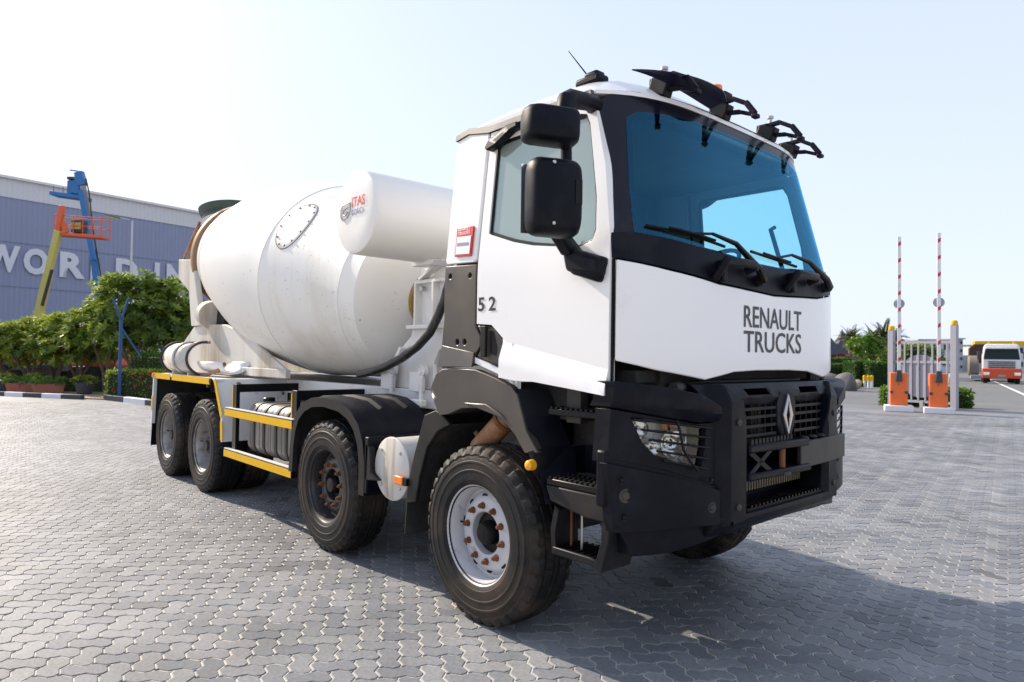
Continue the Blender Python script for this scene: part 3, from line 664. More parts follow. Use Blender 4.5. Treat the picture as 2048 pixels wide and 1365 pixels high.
hedge(1752, 44, 1.5, 1.4, 1.5, 'square clipped hedge block beside the yellow bollards', HEDGE, 15, leaf=.13); hedge(1785, 47, 2.2, 1.4, 1.35, 'clipped hedge block seen through the gate post', HEDGE, 16, leaf=.13); hedge(1668, 52, 2.6, 1.2, 1.75, 'tall clipped hedge behind the long box hedge', HEDGE, 17, leaf=.13)
STONE = mat('boulder_stone', (.13, .125, .125), .85, var=.25, scale=3, bump=.5, bscale=12); STONE2 = mat('tan_stone', (.36, .28, .17), .85, var=.25, scale=3, bump=.5, bscale=12)
def boulder(px, D, r, sq, label, m, seed):
    bm = bmesh.new(); bmesh.ops.create_icosphere(bm, subdivisions=3, radius=1); rg = random.Random(seed); dirs = [(rv(rg), rg.uniform(.72, 1.0)) for _ in range(14)]
    for v in bm.verts:
        n = v.co.normalized(); k = 1.0
        for d_, q in dirs:
            c_ = n.dot(d_)
            if c_ > q*.5+.2: k = min(k, (q*.85)/c_)
        v.co = n*r*k; v.co.z *= sq
    me = bpy.data.meshes.new('boulder'); bm.to_mesh(me); bm.free(); me.materials.append(m)
    for p in me.polygons: p.use_smooth = True
    o = link('boulder', me); o.location = ground_at(px, D, r*sq*.55); tag(o, label, 'boulder')
boulder(1664, 38.5, .85, .75, 'dark grey boulder half hidden by the mixer truck', STONE, 1); boulder(1684, 39.5, .6, .8, 'grey boulder in the middle of the boulder group', STONE, 2); boulder(1692, 37.5, .72, .95, 'tallest pointed grey boulder with yellowish top', STONE, 3); boulder(1709, 41, .5, .75, 'small tan boulder at the end of the group', STONE2, 4)
for i, px in enumerate((1729, 1737, 1744)):
    t = empty('bollard', ground_at(px, 41, .04)); tag(t, 'short yellow and white bollard in front of clipped hedge', 'bollard', 'yellow bollards by the hedge')
    MB().lathe([(0, .07), (.5, .07)], (0, 0, 0), (0, 0, 1), 12).build('post', KW, t); MB().lathe([(0, .085), (.28, .085), (.32, .05)], (0, 0, .42), (0, 0, 1), 12).build('cap', YEL, t)
def palm(px, D, h, seed, label, dead=.2, fl=1.5, group=None):
    rg = random.Random(seed); t = empty('palm_tree', ground_at(px, D, 0)); tag(t, label, 'palm tree', group); MB().tube([(0, 0, 0), (.05, .03, h*.5), (0, .1, h*.8)], [.24, .2, .2], 10).build('trunk', BARK, t); lv = Leaves()
    for k in range(44):
        a = rg.uniform(0, 6.28); el = rg.uniform(-.5, 1.3); o = Vector((math.cos(a), math.sin(a), 0)); p = Vector((0, .1, h*.8)); d = (o*math.cos(el)+Vector((0, 0, math.sin(el)))); L = fl*rg.uniform(.8, 1.2); r = rg.random()
        for s_ in range(12):
            q = p+d*(L/12); d = (d+Vector((0, 0, -.09))).normalized(); sd = d.cross(Vector((0, 0, 1)));  
            sd = sd.normalized() if sd.length > .05 else o.orthogonal()
            for sg in (-1, 1): lv.leaf(p, (d*.75+sd*sg+Vector((0, 0, -.15))).normalized(), sd.cross(d).normalized(), .50*(1-s_/16), .14, r)
            p = q
    lv.build('crown', LF4, t)
palm(1700, 62, 4.6, 1, 'palm with drooping dry fronds beside the dark timber roofs'); palm(1745, 66, 4.9, 2, 'taller green palm behind the bushy bright tree'); palm(1768, 64, 5.0, 3, 'full palm next to the gate post', fl=1.8); palm(1790, 70, 4.9, 4, 'palm partly behind the raised barrier arm', fl=1.6)
def bush(px, D, h, r, seed, label, m):
    rg = random.Random(seed); t = empty('bushy_tree', ground_at(px, D)); tag(t, label, 'tree'); branchy(rg, h*.4, r*.6, 4, .08).build('trunk', BARK, t)
    bl = [((rg.uniform(-.5, .5)*r, rg.uniform(-.5, .5)*r, h*rg.uniform(.45, .8)), (r*.5, r*.5, h*.2)) for _ in range(9)]; rosettes(rg, bl, 340, .32, .14, 8).build('crown', m, t)
bush(1733, 56, 3.9, 1.7, 3, 'bright green bushy tree in front of the palms', LF3); bush(1772, 58, 2.9, 1.5, 4, 'yellow-green bush beside the bright bushy tree', LF1); bush(1672, 58, 2.4, 1.3, 5, 'reddish brown shrub behind the hedge', mat('dry_shrub', (.20, .10, .06), .8))
# low hedge line and shade trees further off, behind the gate
for i, (px, h) in enumerate(((1812, 3.6), (1832, 3.8), (1852, 3.5))): bush(px, 74, h, 2.0, 30+i, ('dark shade tree behind the gate bars', 'dark shade tree behind the gate next to the round plate', 'dark shade tree beside the pale far building')[i], LF2)
SLATE = mat('dark_slate_roof', (.05, .055, .075), .6, var=.3, scale=2)
def dark_roofs():
    g = ground_at(1675, 76); t = empty('timber_pavilion', g, YAW-R(90)); tag(t, 'cluster of pointed dark roofs behind the hedges', 'building')
    for x, h, w_ in ((-2.2, 5.0, 1.5), (-.9, 4.4, 1.4), (.5, 5.2, 1.2), (1.6, 4.8, 1.2), (2.6, 3.6, 1.2)): MB().add([(x-w_, -w_, 2.0), (x+w_, -w_, 2.0), (x+w_, w_, 2.0), (x-w_, w_, 2.0), (x, 0, h)], [(3, 2, 1, 0), (0, 1, 4), (1, 2, 4), (2, 3, 4), (3, 0, 4)]).build('roof', SLATE, t)
    MB().box((0, 0, 1), (6, 2, 2)).build('wall', mat('tan_wall', (.36, .22, .12), .8, var=.2), t)
dark_roofs()
def far_building(px0, px1, ytop, D, m, label, nx, nz, trim):
    a, b = ground_at(px0, D), ground_at(px1, D); u = (b-a); L = u.length; h = at((px0+px1)/2, ytop, D).z; t = empty('far_building', a, math.atan2(u.y, u.x)); tag(t, label, 'building')
    MB().box((L/2, 6, h/2), (L, 12, h)).build('wall', m, t); MB().box((L/2, 6, h+.12), (L+.6, 12.6, .24)).build('roof', trim, t)
    for i in range(nx):
        for k in range(nz):
            f = MB().box((L*(i+.5)/nx, -.03, h*(k+.6)/nz), (L/nx*.62, .08, h/nz*.42)).build('window', trim, t); MB().box((L*(i+.5)/nx, -.085, h*(k+.6)/nz), (L/nx*.5, .03, h/nz*.32)).build('pane', WINB, f)
WINB = mat('far_window', (.02, .035, .04), .35, var=.2, spec=.15); FW = mat('far_white_wall', (.55, .56, .57), .7, var=.05); FG = mat('far_grey_wall', (.36, .38, .42), .7, var=.08)
far_building(1838, 1908, 682, 110, FW, 'pale low building behind the gate', 6, 2, FG); far_building(1903, 1926, 679, 125, FG, 'grey open-framed building at the far end of the road', 3, 4, FG); far_building(1928, 1952, 722, 150, FW, 'small white shed at the end of the road', 3, 1, FG); far_building(2010, 2110, 690, 120, FW, 'white shed behind the far truck', 5, 2, FG)
def gantry():
    D = 82; a, b = at(1947, 687, D), at(2090, 687, D); t = empty('gantry_crane', (a.x, a.y, 0)); tag(t, 'yellow gantry beam above the far truck', 'crane'); o = Vector((a.x, a.y, 0)); MB().bar(a-o, b-o, .5, .5).build('beam', YEL, t)
    for q in (a+(b-a)*.02, b): MB().bar(Vector((q.x, q.y, 0))-o, q-o, .25, .3, (1, 0, 0)).build('leg', GATEG, t)
gantry()
def far_truck():
    D = 54; b = ground_at(2003, D); t = empty('far_truck', b, YAW-R(90)-R(33)); tag(t, 'white tractor truck with orange bumper coming along the road', 'truck')
    cab = MB().prism([(-1.25, .95), (-1.25, 2.2), (-1.12, 3.0), (-1.0, 3.15), (1.0, 3.15), (1.12, 3.0), (1.25, 2.2), (1.25, .95)], 'y', -.1, 1.9).build('cab', WHITE, t, bevel=.08)
    MB().prism([(-1.18, 1.92), (1.18, 1.92), (1.05, 2.78), (-1.05, 2.78)], 'y', -.15, -.09).build('windscreen', WINB, t, bevel=.03); MB().box((0, -.25, 2.82), (2.1, .3, .14)).build('sun_visor', WHITE, t, bevel=.03)
    for k in range(4): MB().box((0, -.14, 1.28+k*.15), (1.75, .1, .075)).build('grille_bar', KB, t)
    MB().prism([(-1.27, .42), (1.27, .42), (1.3, .7), (1.27, 1.2), (-1.27, 1.2), (-1.3, .7)], 'y', -.35, .5).build('bumper', mat('red_orange_paint', (.62, .07, .015), .45), t, bevel=.05)
    for sx in (-1, 1):
        MB().box((sx*1.0, -.37, .78), (.42, .06, .26)).build('headlight', CHROME, t, bevel=.03); MB().box((sx*1.5, .1, 2.25), (.2, .2, .6)).build('mirror', KB, t, bevel=.04); MB().bar((sx*1.2, .1, 2.45), (sx*1.45, .1, 2.45), .05, .05).build('mirror_arm', KB, t)
        MB().lathe([(-.16, .25), (-.16, .47), (-.12, .52), (.12, .52), (.16, .47), (.16, .25)], (sx*1.05, .75, .52), (1, 0, 0), 24).build('wheel', TYRE, t); MB().lathe([(-.3, .25), (-.3, .52), (.3, .52), (.3, .25)], (sx*.9, 4.2, .52), (1, 0, 0), 24).build('wheel', TYRE, t)
        MB().lathe([(0, .08), (.16, .07), (.2, 0)], (sx*.8, .3, 3.15), (0, 0, 1), 10).build('beacon', ORANGE, t)
    MB().box((0, -.36, .62), (.5, .03, .13)).build('number_plate', mat('teal_plate', (.05, .45, .33), .5), t); MB().box((0, 3.2, .85), (.9, 4.5, .25)).build('chassis', CHAS, t)
far_truck()
def trailer():
    D = 62; b = ground_at(1972, D); t = empty('dump_trailer', b, YAW-R(90)-R(33)); tag(t, 'brown rusty dumper body with big wheel loaded on a low trailer behind the far truck', 'trailer')
    MB().prism([(-1.3, 1.6), (-1.3, 3.0), (-.9, 3.35), (2.2, 3.35), (2.2, 1.6)], 'y', 0, 3.5).build('dumper_body', mat('brown_steel', (.055, .022, .014), .6, var=.25), t, bevel=.06)
    for y in (0, 3): MB().lathe([(-.4, .3), (-.4, .85), (-.3, .95), (.3, .95), (.4, .85), (.4, .3)], (-.95, y, 1.35), (1, 0, 0), 28).build('wheel', mat('dusty_tyre', (.20, .17, .14), .8, var=.15), t)
    MB().box((.3, 1.5, .35), (3.0, 6, .35)).build('trailer_bed', GATEG, t, bevel=.03)
trailer()

# ================================================================== the concrete mixer truck
T = empty('concrete_mixer_truck', (0, 0, 0)); tag(T, 'white four-axle concrete mixer truck with black bumper standing on the paved yard', 'truck')
def FX(y, z, off=0.0):
    k = max(0, z-2.1); w_ = 1.2-.11*max(0, z-2.15)
    return 1.24+off-.235*k-.22*min(1.15, abs(y)/w_)**4.5
def SY(z): return -1.2+max(0, z-2.15)*.11
def front(off): return lambda y, z: (FX(y, z, off), y, z)
def side(off=0.0): return lambda x, z: (x, SY(z)-off, z)
def fpatch(name, m, poly, off, thick=.03, holes=(), parent=T, mirror=False, bevel=.006, grid=.07):
    b = MB(); b.sheet(poly, front(off), (-thick, 0, 0), holes, grid); return b.build(name, m, parent, bevel=bevel, mirror=mirror)
def fpatch2(name, m, poly, offn, thick, holes=(), parent=T, mirror=False, bevel=.01, grid=.035):
    b = MB(); b.sheet(poly, lambda y, z: (FX(y, z, offn(y, z)), y, z), (-thick, 0, 0), holes, grid); return b.build(name, m, parent, bevel=bevel, mirror=mirror, sharp=22)
def sat(t): return max(0.0, min(1.0, t))
def spatch(name, m, poly, off, thick=.03, holes=(), parent=T, mirror=False, bevel=.005, grid=.09):
    b = MB(); b.sheet(poly, side(off), (0, thick, 0), holes, grid); return b.build(name, m, parent, bevel=bevel, mirror=mirror)
def rect(a, b, c, d): return [(a, c), (b, c), (b, d), (a, d)]
def circ2(u, v, r, n=14): return [(u+r*math.cos(2*math.pi*k/n), v+r*math.sin(2*math.pi*k/n)) for k in range(n)]

# ---------------- cab shell
# roof
def roof():
    V = []; F = []; nu, nv = 22, 28
    for j in range(nv+1):
        yy = -1.10+2.2*j/nv; e = abs(yy)/1.1
        xf = FX(yy, 3.07, .015)
        for i in range(nu+1):
            u = i/nu; x = -.40+(xf+.40)*u
            zt = 3.20+.022*math.sin(math.pi*min(1, u*1.05))
            drop_f = .15*max(0, (u-.72)/.28)**2.6; drop_r = .03*max(0, (.12-u)/.12)**2; drop_s = .13*max(0, (e-.70)/.30)**2.4
            V.append((x, yy, max(3.05, zt-drop_f-drop_r-drop_s)))
    n = nu+1
    for j in range(nv):
        for i in range(nu): F.append((j*n+i, j*n+i+1, (j+1)*n+i+1, (j+1)*n+i))
    top = len(V); V += [(v[0], v[1], 3.03) for v in V]
    F += [tuple(q+top for q in reversed(f)) for f in F]
    def rim(ids):
        for a, b in zip(ids, ids[1:]): F.append((a, b, b+top, a+top))
    rim([i for i in range(n)]); rim([nv*n+i for i in range(n)][::-1]); rim([j*n for j in range(nv+1)][::-1]); rim([j*n+nu for j in range(nv+1)])
    m = MB(); m.V = [Vector(v) for v in V]; m.F = F; return m
roof().build('roof', WHITE, T, sharp=50)
for mir in (False, True):
    spatch('drip_rail', DPANEL, [(-.40, 3.035), (-.27, 3.055), (-.06, 3.015), (.45, 3.015), (.80, 3.005), (.79, 3.05), (.45, 3.055), (-.06, 3.055), (-.27, 3.095), (-.40, 3.075)], .022, .03, mirror=mir)
    # door with window opening
    win = [(.03, 2.90), (.035, 2.36), (.07, 2.345), (.27, 2.28), (.44, 2.24), (.79, 2.19), (.885, 2.215), (.905, 2.27), (.89, 2.45), (.80, 2.86), (.77, 2.92), (.72, 2.935), (.27, 2.935), (.06, 2.935)]
    door = spatch('door', WHITE, [(-.040, 1.81), (-.040, 3.01), (.79, 3.0), (.825, 2.96), (.932, 2.61), (.995, 2.28), (1.009, 2.12), (1.007, 1.43), (.77, 1.452), (.50, 1.478), (.35, 1.478), (.215, 1.49), (.205, 1.72), (.10, 1.80)], .012, .05, [win], mirror=mir)
    spatch('window_seal', BLKP, [(.015, 2.92), (.02, 2.345), (.27, 2.262), (.44, 2.222), (.79, 2.172), (.90, 2.20), (.922, 2.27), (.905, 2.455), (.812, 2.875), (.775, 2.945), (.27, 2.952), (.06, 2.952)], .002, .03, [[(.045, 2.89), (.05, 2.37), (.27, 2.30), (.44, 2.26), (.78, 2.205), (.875, 2.225), (.89, 2.28), (.875, 2.45), (.79, 2.85), (.755, 2.91), (.27, 2.915), (.07, 2.915)]], door, mirror=mir, bevel=.003)
    spatch('window', SIDEG if not mir else CLEARG, [(.03, 2.905), (.035, 2.36), (.27, 2.285), (.44, 2.245), (.78, 2.192), (.885, 2.215), (.90, 2.28), (.885, 2.45), (.80, 2.86), (.76, 2.922), (.27, 2.925)], -.008, 0, (), door, mirror=mir, bevel=0)
    # lower white sill with the crease, slightly proud and inclined
    b = MB(); lo = lambda x, z: (x, -1.2-.012-.035*min(1, max(0, (1.70-.185*(x-.2)-z)/.10)), z)
    b.sheet([(.21, 1.705), (.21, 1.49), (.35, 1.476), (.50, 1.476), (.77, 1.45), (1.007, 1.425), (1.007, 1.555), (.6, 1.63)], lo, (0, .012, 0), (), .035); b.build('door_skirt', WHITE, door, bevel=.002, mirror=mir, sharp=60)
    MB().sheet([(-.05, 1.57), (.205, 1.50), (.205, 1.535), (-.05, 1.605)], side(.014), (0, .04, 0)).build('sill_strip', WHITE, T, mirror=mir)
    # handle recess
    spatch('handle_recess', DPANEL, [(-.045, 1.80), (.10, 1.79), (.20, 1.71), (.208, 1.545), (-.045, 1.61), (.005, 1.67), (.0, 1.74)], .004, .05, (), door, mirror=mir)
    b = MB(); b.rbox((.045, -1.222, 1.70), (.045, .022, .19), .012, 'y'); b.build('handle_plate', BLACKD, door, bevel=.004, mirror=mir)
    spatch('handle_hole_shade', BLKP, [(.085, 1.765), (.115, 1.765), (.15, 1.66), (.14, 1.615), (.085, 1.63)], .006, .004, (), door, mirror=mir, bevel=0)  # the hole's darkness, put on as a flat black patch
    # rear pillar panel and dark lower panel
    spatch('rear_pillar', WHITE, [(-.385, 2.225), (-.37, 2.205), (-.08, 2.195), (-.064, 2.21), (-.064, 3.02), (-.27, 3.06), (-.395, 3.04)], .012, .06, mirror=mir, bevel=.012)
    spatch('side_fairing', DPANEL, [(-.42, 1.56), (-.385, 1.85), (-.385, 2.195), (-.06, 2.18), (-.06, 1.80), (-.01, 1.735), (-.01, 1.675), (-.06, 1.62), (-.06, 1.555), (-.40, 1.53)], .008, .05, [circ2(-.325, 2.125, .018), circ2(-.12, 2.115, .018), circ2(-.24, 1.70, .02), circ2(-.165, 1.70, .02)], mirror=mir)
    b = MB(); b.sheet([(-.41, 1.54), (-.05, 1.545), (-.055, 1.635), (-.40, 1.68)], lambda x, z: (x, -1.21-.03*(1-max(0, (z-1.54)/.14)), z), (0, .012, 0)); b.build('fairing_crease', DPANEL, T, bevel=.003, mirror=mir)
    spatch('dark_gap_strip', BLKP, [(-.07, 1.62), (-.03, 1.62), (-.03, 3.0), (-.07, 3.0)], -.012, .01, mirror=mir, bevel=0); spatch('dark_gap_strip', BLKP, [(.95, 1.45), (1.022, 1.45), (1.022, 2.11), (.95, 2.11)], -.004, .01, mirror=mir, bevel=0)  # black strips behind the door edges, put in as the gaps' dark lines
    # deflector
    spatch('window_deflector', BLACK, [(-.03, 2.90), (.0, 2.945), (.16, 3.0), (.26, 3.0), (.27, 2.965), (.20, 2.955), (.07, 2.89), (.0, 2.875)], .07, .06, mirror=mir, bevel=.012)
MB().prism([(-1.15, 1.55), (1.15, 1.55), (1.09, 3.04), (-1.09, 3.04)], 'x', -.40, -.365).build('rear_wall', WHITE, T)
# dark lining, seen through the glass
MB().prism([(-1.10, 1.75), (1.10, 1.75), (1.045, 3.0), (-1.045, 3.0)], 'x', -.36, -.34).build('rear_lining', mat('grey_lining', (.15, .17, .19), .8, var=.15), T)
MB().sheet([(-.33, -1.03), (.80, -1.03), (.80, 1.03), (-.33, 1.03)], lambda x, y: (x, y, 2.99), (0, 0, .02)).build('headliner', mat('headliner', (.30, .32, .33), .9), T)
MB().box((.30, 0, 1.70), (1.3, 2.3, .10)).build('cab_floor', DARK, T)
DASH = MB(); DASH.prism([(.62, 1.72), (.62, 2.12), (.74, 2.20), (.98, 2.17), (1.0, 1.72)], 'y', -1.12, 1.12); DASH.build('dashboard', mat('dashboard_plastic', (.06, .075, .085), .7), T, bevel=.02)
for y, n in ((.55, 1), (-.55, 0)):
    s_ = MB().rbox((.02, y, 1.98), (.48, .50, .16), .06, 'y').build('seat', DARK, T, bevel=.03); MB().rbox((-.20, y, 2.34), (.14, .46, .68), .06, 'y', (0, -.15, 0)).build('backrest', DARK, s_, bevel=.03); MB().rbox((-.25, y, 2.76), (.10, .28, .18), .04, 'y').build('headrest', DARK, s_, bevel=.02)
sw = MB(); cx = Vector((.50, .55, 2.27)); ax = Vector((-.55, 0, .83)).normalized(); u_ = Vector((0, 1, 0)); v_ = ax.cross(u_)
sw.tube([cx+(u_*math.cos(t*math.pi/14)+v_*math.sin(t*math.pi/14))*.21 for t in range(29)], .016, 8)
for t in (0, 2.1, 4.2): sw.tube([cx-ax*.03, cx+(u_*math.cos(t)+v_*math.sin(t))*.21], .012, 6)
sw.tube([cx, cx-ax*.35], .03, 8); sw.build('steering_wheel', DARK, T)
MB().tube([(.80, 1.08, 2.25), (.80, 1.02, 2.27), (.70, 1.02, 2.60), (.70, 1.08, 2.62)], .016, 8).build('grab_rail', DARK, T)

# ---------------- windscreen and front panels
def wy(z): return 1.2-.11*max(0, z-2.15)
gl_in = [(-1.055, 2.26), (-.73, 2.215), (-.14, 2.175), (.14, 2.175), (.73, 2.215), (1.055, 2.26), (1.03, 2.5), (.965, 2.88), (.90, 2.925), (.5, 2.95), (0, 2.955), (-.5, 2.95), (-.90, 2.925), (-.965, 2.88), (-1.03, 2.5)]
outer = [(-1.175, 2.16), (-.7, 2.10), (0, 2.06), (.7, 2.10), (1.175, 2.16)]+[(wy(z)-.004, z) for z in (2.4, 2.7, 2.98)]+[(1.0, 3.055), (.5, 3.07), (0, 3.075), (-.5, 3.07), (-1.0, 3.055)]+[(-wy(z)+.004, z) for z in (2.98, 2.7, 2.4)]
fpatch('windscreen_surround', mat('black_frit', (.006, .006, .013), .2, var=.1, spec=.3, dirt=(.035, .035, .042), dscale=4, dlo=.6, dhi=.9), outer, .0, .02, [gl_in], bevel=.003)
gp_out = [(y*1.03, z+(.012 if z > 2.6 else -.012)) for y, z in gl_in]
ws = MB(); ws.sheet(gp_out, front(.003), (0, 0, 0), (), .06); ws.build('windscreen', SCREEN, T)
cowl = [(-1.195, 2.245), (-1.085, 2.25), (-.73, 2.205), (-.14, 2.165), (.14, 2.165), (.73, 2.205), (1.085, 2.25), (1.195, 2.245), (1.197, 2.115), (.94, 2.07), (.59, 2.025), (0, 2.0), (-.59, 2.025), (-.94, 2.07), (-1.197, 2.115)]
fpatch('cowl', BLACK, cowl, .012, .04)
panel = [(-1.19, 2.105), (-.94, 2.06), (-.59, 2.015), (0, 1.99), (.59, 2.015), (.94, 2.06), (1.19, 2.105), (1.19, 1.60), (1.014, 1.555), (.70, 1.505), (.44, 1.545), (.2, 1.553), (-.2, 1.553), (-.44, 1.545), (-.70, 1.505), (-1.014, 1.555), (-1.19, 1.60)]
fpan = fpatch('front_panel', WHITE, panel, .015, .016, bevel=.006)
FONTW = .70
for word, z in (('RENAULT', 1.795), ('TRUCKS', 1.655)):
    text_obj('lettering', word, .122, lambda a, b: (FX(-.35+a, z+b, .0185), -.35+a, z+b), TEXTB, fpan, width=.69, bold=.006)
for y0, y1, z in ((-.64, -.34, 2.135), (.13, .43, 2.135)):
    b = MB(); b.tube([(FX(y0, z, .03), y0, z-.09), (FX(y0, z, .085), y0, z-.02), (FX(y0, z, .09), y0+.02, z), (FX(y1, z, .09), y1-.02, z), (FX(y1, z, .085), y1, z-.01), (FX(y1, z, .03), y1, z-.03)], .024, 10); b.build('grab_handle', BLACK, T)
    MB().box((FX(y0, z, .03), y0+.07, z-.05), (.05, .05, .12)).build('handle_bracket', BLACK, T, bevel=.01)
def wiper(piv, elb, joint, b0, b1):
    P = lambda q, o: Vector((FX(q[0], q[1], o), q[0], q[1]))
    a = MB(); a.tube([P(piv, .05), P(((piv[0]*.7+elb[0]*.3), (piv[1]*.7+elb[1]*.3)), .07), P(elb, .065), P(joint, .05)], [.026, .022, .014, .009], 8); o = a.build('wiper', BLKP, T)
    n = 10; bl = MB(); pts = [P((b0[0]+(b1[0]-b0[0])*k/n, b0[1]+(b1[1]-b0[1])*k/n), .016) for k in range(n+1)]; bl.tube(pts, .009, 6); bl.tube([p+Vector((.018, 0, .008)) for p in pts[2:-2]], .007, 6)
    bl.tube([P(joint, .05), pts[5]+Vector((.018, 0, .008))], .008, 6); bl.build('wiper_blade', BLKP, o)
    MB().lathe([(0, .035), (.05, .03)], P(piv, .005), (1, 0, 0), 14).build('pivot_cap', BLACK, o)
wiper((-.20, 2.065), (-.46, 2.245), (-.64, 2.28), (-1.03, 2.29), (-.50, 2.23)); wiper((.72, 2.10), (.42, 2.235), (.22, 2.26), (-.22, 2.235), (.32, 2.20))

# ---------------- roof front: visor, brackets, aerial
def zr(y): return 3.085
def visor():
    V = []; F = []; nu, nv = 16, 10
    for j in range(nu+1):
        s_ = j/nu; y = -1.0+.66*s_
        k_ = math.sin(min(1, s_*1.25)*math.pi/2)**.9*(1 if s_ < .85 else 1-.3*((s_-.85)/.15))
        for i in range(nv+1):
            q = i/nv; x = FX(y, 3.1, .03)+.08*(1-s_)**2+.145*k_*q; z = 3.10+.04*(1-s_)+.03*k_*math.sin(q*2.0)-.02*s_
            V.append((x, y, z))
    for j in range(nu):
        for i in range(nv): a = j*(nv+1)+i; F.append((a, a+1, a+nv+2, a+nv+1))
    n = len(V); V += [(x-.002, y, z-.006) for x, y, z in V]; F += [tuple(i+n for i in reversed(f)) for f in F]
    for j in range(nu): a = j*(nv+1); F += [(a+nv, a+nv+n, a+2*nv+1+n, a+2*nv+1), (a, a+nv+1, a+nv+1+n, a+n)]
    for i in range(nv): F += [(i, i+n, i+1+n, i+1), (nu*(nv+1)+i, nu*(nv+1)+i+1, nu*(nv+1)+i+1+n, nu*(nv+1)+i+n)]
    m = MB(); m.V = [Vector(v) for v in V]; m.F = F; return m
visor().build('sun_visor', VISOR, T, sharp=60)
def bracket(y, stub=False):
    x0 = FX(y, 3.09, .0); b = MB(); b.box((x0-.02, y, 3.12), (.12, .075, .09), (0, .35, 0)); b.box((x0-.05, y, 3.155), (.08, .045, .06)); o = b.build('visor_bracket', BLACK, T, bevel=.008)
    a = MB(); P = lambda dx, z: Vector((x0+dx, y, z))
    a.bar(P(-.03, 3.17), P(.07, 3.175), .028, .03); a.bar(P(.06, 3.178), P(.15, 3.125), .028, .026); a.bar(P(.145, 3.135), P(.205, 3.05), .028, .032); a.bar(P(.02, 3.10), P(.11, 3.085), .028, .026); a.bar(P(.10, 3.088), P(.20, 3.045), .028, .022); a.box(P(.207, 3.035), (.035, .05, .025))
    a.build('bracket_arm', BLACK, o, bevel=.006); MB().lathe([(0, .012), (.03, .012), (.03, .022), (.045, .022)], (x0+.0, y, 3.185), (0, 0, 1), 10).build('bolt', STEEL, o)
for y in (-.72, -.16, .42, .88): bracket(y)
MB().box((FX(-.28, 3.09, .06), -.30, 3.16), (.12, .08, .04), (0, .3, 0)).build('visor_clip', BLACKD, T, bevel=.01)
MB().lathe([(0, .035), (.04, .034), (.05, .02)], (FX(-.3, 3.1, .05), -.32, 3.17), (0, 0, 1), 14).build('roof_marker', ORANGE, T)
b = MB(); b.box((.60, -.90, 3.205), (.18, .10, .05)); b.box((.62, -.90, 3.235), (.10, .08, .04)); b.build('aerial_base', BLACK, T, bevel=.015); MB().tube([(.57, -.90, 3.25), (.44, -.93, 3.43)], [.005, .0025], 6).build('aerial', BLKP, T)

# ---------------- mirrors
def mirrors(mir):
    m_ = MB()
    th = R(-22); Q = Matrix.Rotation(th, 4, 'Z')
    def housing(c, w_, h, d_, name, par):
        V = []; F = []; secs = ((-d_*.5, .93), (-d_*.2, 1.0), (d_*.15, .97), (d_*.42, .86), (d_*.5, .74)); n = 28
        for x, k in secs:
            for i in range(n):
                t = 2*math.pi*i/n; cu = math.copysign(abs(math.cos(t))**.32, math.cos(t)); sv = math.copysign(abs(math.sin(t))**.32, math.sin(t)); V.append(Vector((x, cu*w_/2*k, sv*h/2*k)))
        for s in range(len(secs)-1):
            for i in range(n): F.append((s*n+i, s*n+(i+1) % n, (s+1)*n+(i+1) % n, (s+1)*n+i))
        F += [tuple(range(n))[::-1], tuple(range((len(secs)-1)*n, len(secs)*n))]
        q = MB().add([Q@v+Vector(c) for v in V], F); o = q.build(name, BLACK, par, sharp=50, mirror=mir); return o
    root = MB().bar((.985, -1.215, 2.05), (.80, -1.24, 2.11), .07, .13).prism([(.76, 2.06), (.99, 2.02), (.985, 2.115), (.84, 2.16), (.75, 2.26), (.735, 2.16)], 'y', -1.275, -1.205).build('mirror_arm', BLACK, T, bevel=.02, mirror=mir)
    MB().bar((.775, -1.26, 2.16), (.80, -1.40, 2.27), .075, .06).build('lower_stay', BLACK, root, bevel=.015, mirror=mir)
    h1 = housing((.90, -1.50, 2.385), .275, .385, .15, 'main_mirror', root); h2 = housing((.90, -1.525, 2.73), .285, .18, .15, 'wide_angle_mirror', root)
    MB().tube([(.87, -1.385, 2.56), (.87, -1.39, 2.66)], .028, 10).build('mirror_link', BLACK, root, mirror=mir)
    MB().tube([(.86, -1.40, 2.80), (.86, -1.38, 2.905), (.84, -1.33, 2.93), (.82, -1.16, 2.96), (.80, -1.10, 2.96)], [.045, .05, .05, .045, .05], 10).build('upper_stay', BLACK, root, mirror=mir)
    g = MB(); g.add([Q@Vector((-.077, sy*.14, sz*.17))+Vector((.90, -1.505, 2.385)) for sy, sz in ((-1, -1), (1, -1), (1, 1), (-1, 1))], [(0, 1, 2, 3)]); g.build('mirror_glass', CHROME, root, mirror=mir)
    for dz in (-.14, .15):
        c = Q@Vector((.068, -.03, dz))+Vector((.90, -1.505, 2.385)); MB().lathe([(0, .008), (.012, .008)], c, Q@Vector((1, 0, 0)), 10).build('screw', STEEL, root, mirror=mir)
    MB().box(Q@Vector((.066, .10, .02))+Vector((.90, -1.505, 2.385)), (.02, .035, .12), (0, 0, th)).build('adjuster_plate', BLKP, root, mirror=mir)
    MB().tube([(.86, -1.42, 2.575), (.90, -1.385, 2.58), (.87, -1.35, 2.585)], .006, 6).build('cable_tie', KW, root, mirror=mir)
mirrors(False)
